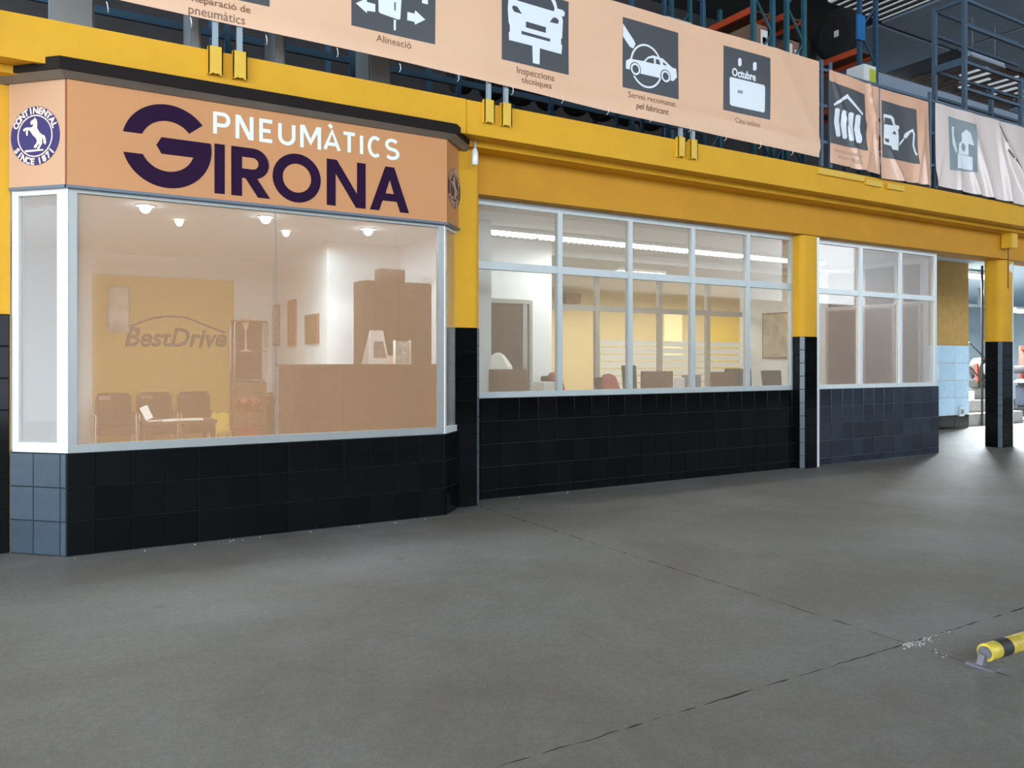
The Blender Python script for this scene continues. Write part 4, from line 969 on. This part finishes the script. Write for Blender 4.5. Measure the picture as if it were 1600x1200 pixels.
v = P(849, 597, 8.3); w_ = P(868, 597, 8.3); tag(MB().box(v.x, w_.x, 8.3, 8.6, dz+.0, v.z).build('document_tray', M_paper, bevel=.008), 'white document box at the first mullion of the office window', 'box')
v = P(1056, 590, 8.3); w_ = P(1067, 590, 8.3); tag(MB().box(v.x, w_.x, 8.26, 8.33, dz, v.z).build('paper_stack', M_paper, bevel=.004), 'small white stack of papers between two monitors', 'papers')

# ================================================================== GARAGE THROUGH THE PASSAGE
st = thing('stairs', 'grey concrete steps behind the pale tiled wall at the passage', 'stairs', (18.8, 10.5, 0))
for k in range(3): MB().box(18.30, 20.95, 10.35+.3*k, 11.4, .001+.285*k, .285*(k+1)).build('step', M_step, st, bevel=.01)
hr = thing('handrail', 'thin dark metal handrail sloping down over the concrete steps', 'handrail', (18.8, 10.3, 0))
for a, c in (((1514, 535), (1545, 566)), ((1514, 572), (1541, 602))): MB().tube([atY(*a, 10.30), atY(*c, 10.30)], .022, 6).build('rail', M_plast, hr)
v = atY(1541.5, 640, 10.2); MB().tube([(v.x, 10.30, 0), (v.x, 10.30, 3.75)], .028, 8).build('post', M_plast, hr)
MB().bar(atY(1537, 528, 10.26), atY(1547, 528, 10.26), .03).build('crossbar', M_plast, hr)
t = thing('red_machine', 'red and grey workshop machine standing on the concrete steps', 'machine', (20.15, 11.0, .855))
zt_ = .857
MB().box(19.8, 20.45, 10.8, 11.2, zt_, zt_+.18).build('base', M_plast, t, bevel=.02)
MB().lathe([(.10, -.14), (.27, -.13), (.28, .0), (.27, .13), (.10, .14)], (20.2, 10.98, zt_+.46), 'y', 20).build('wheel', M_plast, t, smooth=True)
MB().lathe([(.02, -.17), (.15, -.16), (.15, -.13), (.02, -.13)], (20.2, 10.98, zt_+.46), 'y', 16).build('hub', M_alu2, t, smooth=True)
MB().bar((19.85, 10.9, zt_+.17), (20.4, 10.9, zt_+.42), .10, .10).build('arm', M_redp, t); MB().bar((19.83, 10.85, zt_+.17), (19.78, 10.85, zt_+.6), .07).build('lever', M_redp, t)
v = atY(1525, 608, 10.6); tag(MB().lathe([(.06, 0), (.07, .02), (.075, .2), (.07, .22)], (v.x, 10.72, .571), n=14).build('white_bucket', M_alu2, smooth=True), 'small white bucket on the concrete steps', 'bucket')
t = thing('wall_socket', 'small grey socket box low on the pale tiled wall', 'socket', (18, 10.18, .6)); a = atY(1498, 636, 10.16); c = atY(1505, 650, 10.16)
MB().box(a.x, c.x, 10.13, 10.187, c.z, a.z).build('box', M_alu2, t, bevel=.005); MB().box(a.x+.03, c.x-.03, 10.124, 10.13, c.z+.05, a.z-.05).build('outlet', M_grey, t)
t = thing('tube_lamp', 'glaring fluorescent tube lamp under the garage ceiling beside the free column', 'ceiling light', (19.6, 10.4, 3.5))
v = atY(1530, 433, 10.9)
MB().box(v.x-.6, v.x+.7, 10.82, 11.0, v.z+.05, v.z+.12).build('housing', M_alu2, t); MB().tube([(v.x-.58, 10.91, v.z), (v.x+.68, 10.91, v.z)], .045, 8).build('tube', M_tubeb, t); MB().box(v.x-.02, v.x+.02, 10.89, 10.93, v.z+.12, 3.76).build('hanger', M_grey, t)
v = atY(1597, 487, 13.0); t = thing('tube_lamp', 'second fluorescent tube lamp deep in the garage right of the free column', 'ceiling light', (v.x, 13, v.z))
MB().box(v.x-.5, v.x+1, 12.92, 13.08, v.z+.05, v.z+.12).build('housing', M_alu2, t); MB().tube([(v.x-.48, 13, v.z), (v.x+.98, 13, v.z)], .045, 8).build('tube', M_tubeb, t); MB().box(v.x+.2, v.x+.24, 12.98, 13.02, v.z+.12, 3.76).build('hanger', M_grey, t)
# pipes under ceiling
t = thing('ceiling_pipe', 'grey pipe running under the garage ceiling', 'pipe', (20, 13, 3.3)); v = atY(1530, 478, 13.5)
MB().tube([(16, 13.5, v.z), (27, 13.5, v.z)], .05, 8).build('pipe', M_grey, t); MB().box(v.x-.03, v.x+.03, 13.47, 13.53, v.z, 3.76).build('bracket', M_grey, t)
# dark motorbike-like machine right of the column: tyre changer
v = atY(1603, 640, 10.5); bx = v.x+.25
t = thing('tyre_changer', 'black workshop machine with a disc table at the right edge', 'machine', (bx, 10.5, 0))
MB().box(bx-.35, bx+.5, 10.3, 10.9, .12, .35).build('base', M_plast, t, bevel=.03)
for sx in (-.3, .45): MB().tube([(bx+sx, 10.35, .0), (bx+sx, 10.35, .16)], .05, 8).build('foot', M_plast, t)
MB().box(bx-.2, bx+.4, 10.4, 10.8, .35, .95).build('cabinet', mat('dark blue grey steel', (.03, .035, .05), .4), t, bevel=.05)
MB().lathe([(.1, .95), (.34, .97), (.36, 1.02), (.34, 1.06), (.1, 1.08)], (bx, 10.6, 0), n=24).build('turntable', M_chrome, t, smooth=True)
MB().lathe([(.2, -.1), (.33, -.1), (.36, -.05), (.36, .05), (.33, .1), (.2, .1)], (bx, 10.6, 1.3), 'z', 24).build('tyre', M_rub, t, smooth=True)
MB().bar((bx+.3, 10.85, .3), (bx+.3, 10.85, 1.9), .12).bar((bx+.3, 10.85, 1.85), (bx-.1, 10.65, 1.85), .09).build('mast', M_redp, t)
# security lamp + cable on the beam, lamp at the booth corner
v = atY(1582, 382, 7.30); t = thing('junction_box', 'yellow painted junction box with cable under the mezzanine edge', 'junction box', (v.x, 7.3, 3.75))
MB().box(v.x-.10, v.x+.10, 7.26, 7.44, v.z-.06, 3.70).build('box', M_yel2, t, bevel=.01); MB().tube([(v.x-.04, 7.35, v.z-.06), (v.x-.045, 7.35, 2.75)], .008, 6).build('cable', M_plast, t)
v = atY(1590, 418, 7.40); t = thing('floodlight', 'small white floodlight below the yellow beam at the right edge', 'lamp', (v.x, 7.4, v.z))
MB().lathe([(.03, .1), (.07, .05), (.08, -.05), (.05, -.06)], (v.x+.0, 7.55, v.z), 'y', 14).build('housing', M_alu2, t, smooth=True); MB().box(v.x-.012, v.x+.012, 7.53, 7.555, v.z+.06, 3.279).build('bracket', M_alu2, t)
v = atY(742, 245, 7.17); t = thing('spotlight', 'small white spotlight hanging at the right corner of the booth roof', 'lamp', (v.x, 7.17, v.z))
MB().lathe([(.02, .08), (.032, .05), (.036, -.07), (.025, -.085)], (v.x, 7.17, v.z), 'z', 12).build('housing', M_alu2, t, smooth=True); MB().box(v.x-.012, v.x+.012, 7.16, 7.18, v.z+.07, 3.748).build('bracket', M_alu, t)

# ================================================================== MEZZANINE STORE
MZ = 4.062
def rack_frame(par, x0, x1, y, z1, m, w=.07):
    for x in (x0, x1): MB().box(x-w/2, x+w/2, y-w/2, y+w/2, MZ, z1).build('upright', m, par)
    z = MZ+.3; k = 0
    while z < z1-.5:
        a, c = ((x0, x1) if k % 2 == 0 else (x1, x0)); MB().bar((a, y, z), (c, y, z+.55), .03).build('brace', m, par); z += .55; k += 1
def pallet_rack(px0, px1, Y0, z1, levels, lab, m, Y1=11.4):
    x0, x1 = XY(px0, Y0), XY(px1, Y0)
    t = thing('pallet_rack', lab, 'rack', ((x0+x1)/2, Y0, MZ))
    rack_frame(t, x0, x1, Y0, z1, m); rack_frame(t, x0, x1, Y1, z1, m)
    for z in levels:
        for x in (x0, x1): MB().box(x-.025, x+.025, Y0+.04, Y1-.04, z-.06, z+.05).build('beam', M_orange, t)
        MB().box(x0+.03, x1-.03, Y0+.05, Y1-.05, z+.0, z+.02).build('shelf', M_wood, t)
    return t, x0, x1
HZT = HZ-.01
rA, xA0, xA1 = pallet_rack(1177, 1207, 9.4, HZT, (6.45, 7.42), 'teal pallet rack with orange beams above the calendar pictogram', M_teal)
rB, xB0, xB1 = pallet_rack(1229, 1256, 9.4, HZT, (6.30, 7.5), 'blue pallet rack just right of the teal rack above the long banner', M_teal)
rC, xC0, xC1 = pallet_rack(1343, 1368, 9.4, HZT-.1, (6.35, 7.30), 'blue pallet rack carrying the big tyre above the tyre pictogram', M_blue, 11.6)
a = atY(1338, 22, 9.35); c = atY(1350, 65, 9.35); MB().box(a.x, c.x, 9.32, 9.36, c.z, a.z).build('guard_plate', M_bblue, rC)
def box(x0, x1, y0, y1, z0, z1, m, lab, grp, labels=()):
    t = thing('carton', lab, 'box', ((x0+x1)/2, (y0+y1)/2, z0), grp)
    MB().box(x0, x1, y0, y1, z0, z1).build('body', m, t, bevel=.006)
    MB().box((x0+x1)/2-.03, (x0+x1)/2+.03, y0-.001, y1, z1-.0005, z1+.0015).build('tape', mat('brown tape', (.36, .22, .12), .4), t)
    for (u0, u1, v0, v1, lm) in labels:
        W, H = x1-x0, z1-z0; MB().box(x0+u0*W, x0+u1*W, y0-.004, y0, z0+v0*H, z0+v1*H).build('paper_label', lm, t)
G_ = 'cartons on the mezzanine racks'
box(xA0+.05, xA1-.05, 9.45, 10.3, 6.472, 7.22, M_card, 'brown carton with red and white label on the teal rack', G_, ((.50, .95, .55, .90, M_paper), (.62, .85, .60, .74, M_red)))
box(xB0+.05, xB1-.05, 9.45, 10.2, 6.322, 7.12, M_card, 'brown carton with pale labels on the blue rack', G_, ((.1, .45, .5, .92, M_cream), (.62, .92, .3, .82, M_paper)))
box(xC0+.0, xC1+.05, 9.27, 9.36, 5.95, 6.30, M_paper, 'white carton with yellow green print on the rack below the big tyre', G_, ((.5, .9, .35, .85, M_lime),)) if False else None
a = atY(1350, 102, 9.2); c = atY(1369, 126, 9.2)
rs = thing('low_shelf', 'low dark shelf hidden behind the tyre banner', 'shelf', ((a.x+c.x)/2, 8.9, MZ))
MB().box(a.x-.5, c.x+.05, 8.6, 9.3, 5.40, 5.44).build('top', M_blue, rs)
for x in (a.x-.47, c.x+.02):
    for y in (8.63, 9.27): MB().box(x-.02, x+.02, y-.02, y+.02, MZ, 5.40).build('leg', M_blue, rs)
zc_ = atY(1360, 102, 8.75).z
box(XY(1350, 8.75), XY(1369, 8.75), 8.75, 9.1, 5.442, zc_, M_paper, 'white carton with yellow green print right of the blue rack post', G_, ((.45, .95, .5, .95, M_lime), (.4, .7, .05, .35, M_grey)))
# big tyre with label
def tyre(cx, cy, cz, R_, W_, lab, grp, parent=None, axis='y', lm=False):
    t = thing('tyre', lab, 'tyre', (cx, cy, cz-R_), grp)
    pr = [(R_*.58, -W_*.42), (R_*.62, -W_*.5), (R_*.86, -W_*.5), (R_*.97, -W_*.38), (R_, -W_*.2), (R_, W_*.2), (R_*.97, W_*.38), (R_*.86, W_*.5), (R_*.62, W_*.5), (R_*.58, W_*.42)]
    q = MB(); n = 26; base = 0
    for r, h in pr:
        for k in range(n):
            an = 2*math.pi*k/n; q.v.append((cx+r*math.cos(an), cy+h, cz+r*math.sin(an)) if axis == 'y' else (cx+h, cy+r*math.cos(an), cz+r*math.sin(an)) if axis == 'x' else (cx+r*math.cos(an), cy+r*math.sin(an), cz+h))
    m_ = len(pr)
    for i in range(m_):
        for k in range(n):
            a_ = i*n+k; b_ = i*n+(k+1) % n; j = ((i+1) % m_)*n; q.f.append((a_, b_, j+(k+1) % n, j+k))
    q.build('casing', M_rub, t, smooth=True)
    if lm: 
        MB().lathe([(R_*.3, -W_*.5), (R_*.61, -W_*.47), (R_*.61, W_*.47), (R_*.3, W_*.5)], (cx, cy, cz), axis, 20).build('wrapping', M_rub, t, smooth=True)
        if axis == 'x': MB().box(cx-W_*.5-.006, cx-W_*.5, cy-.10, cy+.0, cz-.07, cz+.05).build('paper_label', M_paper, t)
        else: MB().box(cx-.05, cx+.05, cy-W_*.5-.006, cy-W_*.5, cz-R_*.80, cz-R_*.70).build('paper_label', M_paper, t)
    return t
v = atY(1312, 62, 9.9); w_ = atY(1345, 62, 9.9)
xt_ = (xC0+xC1)/2
tyre(xt_, 10.0, 7.32+.50, .50, .34, 'big black tyre with small white label on the blue rack', None, axis='x', lm=True)
tyre(xt_, 11.05, 7.32+.46, .46, .30, 'black tyre standing behind the big labelled tyre', None, axis='x')
# long rack row behind the long banner with tyres (seen in the gap and above)
t = thing('tyre_rack', 'long dark rack row of tyres behind the long banner', 'rack', (4.5, 9.5, MZ))
for k in range(8):
    x = -1+k*1.45
    for y in (9.3, 10.2): MB().box(x-.03, x+.03, y-.03, y+.03, MZ, 7.9).build('upright', M_blue, t)
for z in (4.12, 5.15, 6.2, 7.25):
    for y in (9.3, 10.2): MB().box(-1, 9.15, y-.02, y+.02, z-.05, z+.03).build('beam', M_blue, t)
random.seed(11)
first = None
import itertools
for lv, z in enumerate((4.15, 5.18)):
    for k in range(20):
        x = -.72+k*.485
        if abs(((x+1) % 1.45)) < .14 or abs(((x+1) % 1.45)-1.45) < .14: continue
        if z > 5 and x < 5.0: continue
        lab = 'black tyre on the %s level of the dark rack, behind the long banner' % ('lower' if lv == 0 else 'upper')
        if first is None: first = tyre(x, 9.75, z+.33, .33, .21, lab, 'tyres on the dark rack', axis='x'); continue
        o = first.copy(); COL.objects.link(o); o.location = (x, 9.75, z); o['label'] = lab; o['group'] = 'tyres on the dark rack, %s level' % ('lower' if lv == 0 else 'upper')
        for ch in first.children:
            c_ = ch.copy(); COL.objects.link(c_); c_.parent = o
first['group'] = 'tyres on the dark rack, lower level'
# boxes above the long banner, at px 985 and 1042-1080
a = atY(1042, 0, 8.3); c = atY(1081, 30, 8.3)
t = thing('low_shelf', 'dark shelf hidden behind the long banner under white cartons', 'shelf', (c.x-.4, 8.5, MZ)); zz_ = 5.60
MB().box(XY(1008, 8.3)-.1, c.x+.05, 8.25, 8.85, zz_-.04, zz_).build('top', M_blue, t)
for x in (XY(1008, 8.3)-.07, c.x+.02):
    for y in (8.28, 8.82): MB().box(x-.02, x+.02, y-.02, y+.02, MZ, zz_-.04).build('leg', M_blue, t)
box(a.x, c.x, 8.3, 8.7, zz_+.001, 6.25, mat('pale grey carton', (.5, .5, .5), .8), 'pale grey carton with white labels above the long banner', G_, ((.1, .45, .3, .8, M_icon), (.5, .95, .2, .8, M_paper)))
x = XY(1010, 8.3); box(x, x+.22, 8.3, 8.6, zz_+.001, 6.15, mat('pale green carton', (.45, .5, .38), .8), 'pale green carton left of the grey carton above the long banner', G_, ((.2, .8, .3, .7, M_paper),))
# grey cabinets seen in the gap below the banner
for p0, p1, Y, lab in ((77, 148, 8.0, 'grey steel cabinet on the mezzanine, far left above the booth'), (576, 611, 8.0, 'grey cabinet on the mezzanine, seen under the alignment pictogram'), (298, 314, 7.6, 'narrow grey locker seen under the long banner left of the first posts'), (430, 446, 7.6, 'narrow grey locker seen under the long banner right of the first posts')):
    xa, xb = XY(p0, Y), XY(p1, Y); t = thing('steel_cabinet', lab, 'cabinet', ((xa+xb)/2, Y, MZ))
    MB().box(xa, xb, Y, Y+.4, MZ+.002, MZ+1.1).build('body', M_pal, t, bevel=.006); MB().box(xa+.02, xb-.02, Y-.012, Y-.001, MZ+.03, MZ+1.07).build('door', mat('grey steel door', (.42, .45, .47), .5), t)
# slate storage rack at the right edge
Yf, Yk = 7.30, 7.80; xr0 = XY(1507, Yf); xr1 = XY(1595, Yf)
t = thing('storage_rack', 'tall slate blue empty storage rack at the right edge of the mezzanine', 'rack', (xr0, Yf, MZ))
for x in (xr0, xr1, 2*xr1-xr0):
    for y in (Yf, Yk): MB().box(x-.035, x+.035, y-.03, y+.03, MZ, 7.42 if x < xr1-.1 else 6.4).build('upright', M_slate, t)
for z in (7.36, 6.95, 6.35, 5.92):
    for y in (Yf, Yk): MB().bar((xr0+.03, y, z), ((2*xr1-xr0) if z < 6.4 else xr1+.9, y, z), .05, .045).build('beam', M_slate, t)
for z in (7.36, 6.37): MB().bar((xr0, Yf+.03, z), (xr0, Yk-.03, z), .05, .05 if z > 7 else .12).build('beam', M_slate, t)
a = atY(1512, 92, 9.0); c = atY(1556, 107, 9.0)
t = thing('hanging_luminaire', 'unlit long luminaire hanging behind the slate storage rack', 'ceiling light', ((a.x+c.x)/2, 9, 7)); z = (a.z+c.z)/2+.05
MB().box(a.x, c.x+.2, 8.93, 9.12, z, z+.12).build('housing', M_gwall, t); MB().box(a.x, c.x+.2, 8.90, 8.93, z-.04, z+.0).build('edge', M_alu, t)
for x in (a.x+.2, c.x): MB().tube([(x, 9.02, z+.12), (x, 9.02, HZ+.06)], .008, 5).build('wire', M_grey, t)
t = thing('roof_girder', 'dark blue roof girder over the mezzanine racks', 'girder', (14, 9.2, HZ-.15))
MB().bar((12.3, 9.25, HZ-.1), (13.4, 9.25, HZ-.1), .1, .16).build('flange', M_blue, t)

# ================================================================== BARRIER BAR ON THE FLOOR
bt = thing('barrier_bar', 'chipped yellow and black barrier bar lying on the floor at the right', 'barrier', (4.1, 2.14, 0))
p0 = Vector((4.01, 2.155, .075)); p1 = Vector((5.6, 2.10, .075)); d = (p1-p0).normalized(); r = .043
def seg(a, c, rad, m, name): MB().tube([p0+d*a, p0+d*c], rad, 20).build(name, m, bt, smooth=True)
seg(0, .085, r, M_bar, 'end_cap'); seg(.085, .175, r+.001, mat('worn black paint', (.03, .028, .025), .6, var=.3, scale=20), 'black_band')
seg(.175, .95, r, M_bar, 'tube'); seg(.95, 1.05, r+.001, MATS['worn black paint'], 'black_band'); seg(1.05, 1.58, r, M_bar, 'tube')
MB().tube([p0-d*.012, p0+d*.002], r*.72, 16).build('end_plate', M_barend, bt)
MB().box(3.975, 4.04, 2.10, 2.235, .0, .012).bar((4.0, 2.165, .01), (4.015, 2.16, .06), .06, .03).build('foot', M_barend, bt)
for x in (4.75, 5.4): MB().box(x-.03, x+.03, 2.07, 2.2, 0, .012).box(x-.02, x+.02, 2.10, 2.15, .012, .05).build('foot', M_barend, bt)
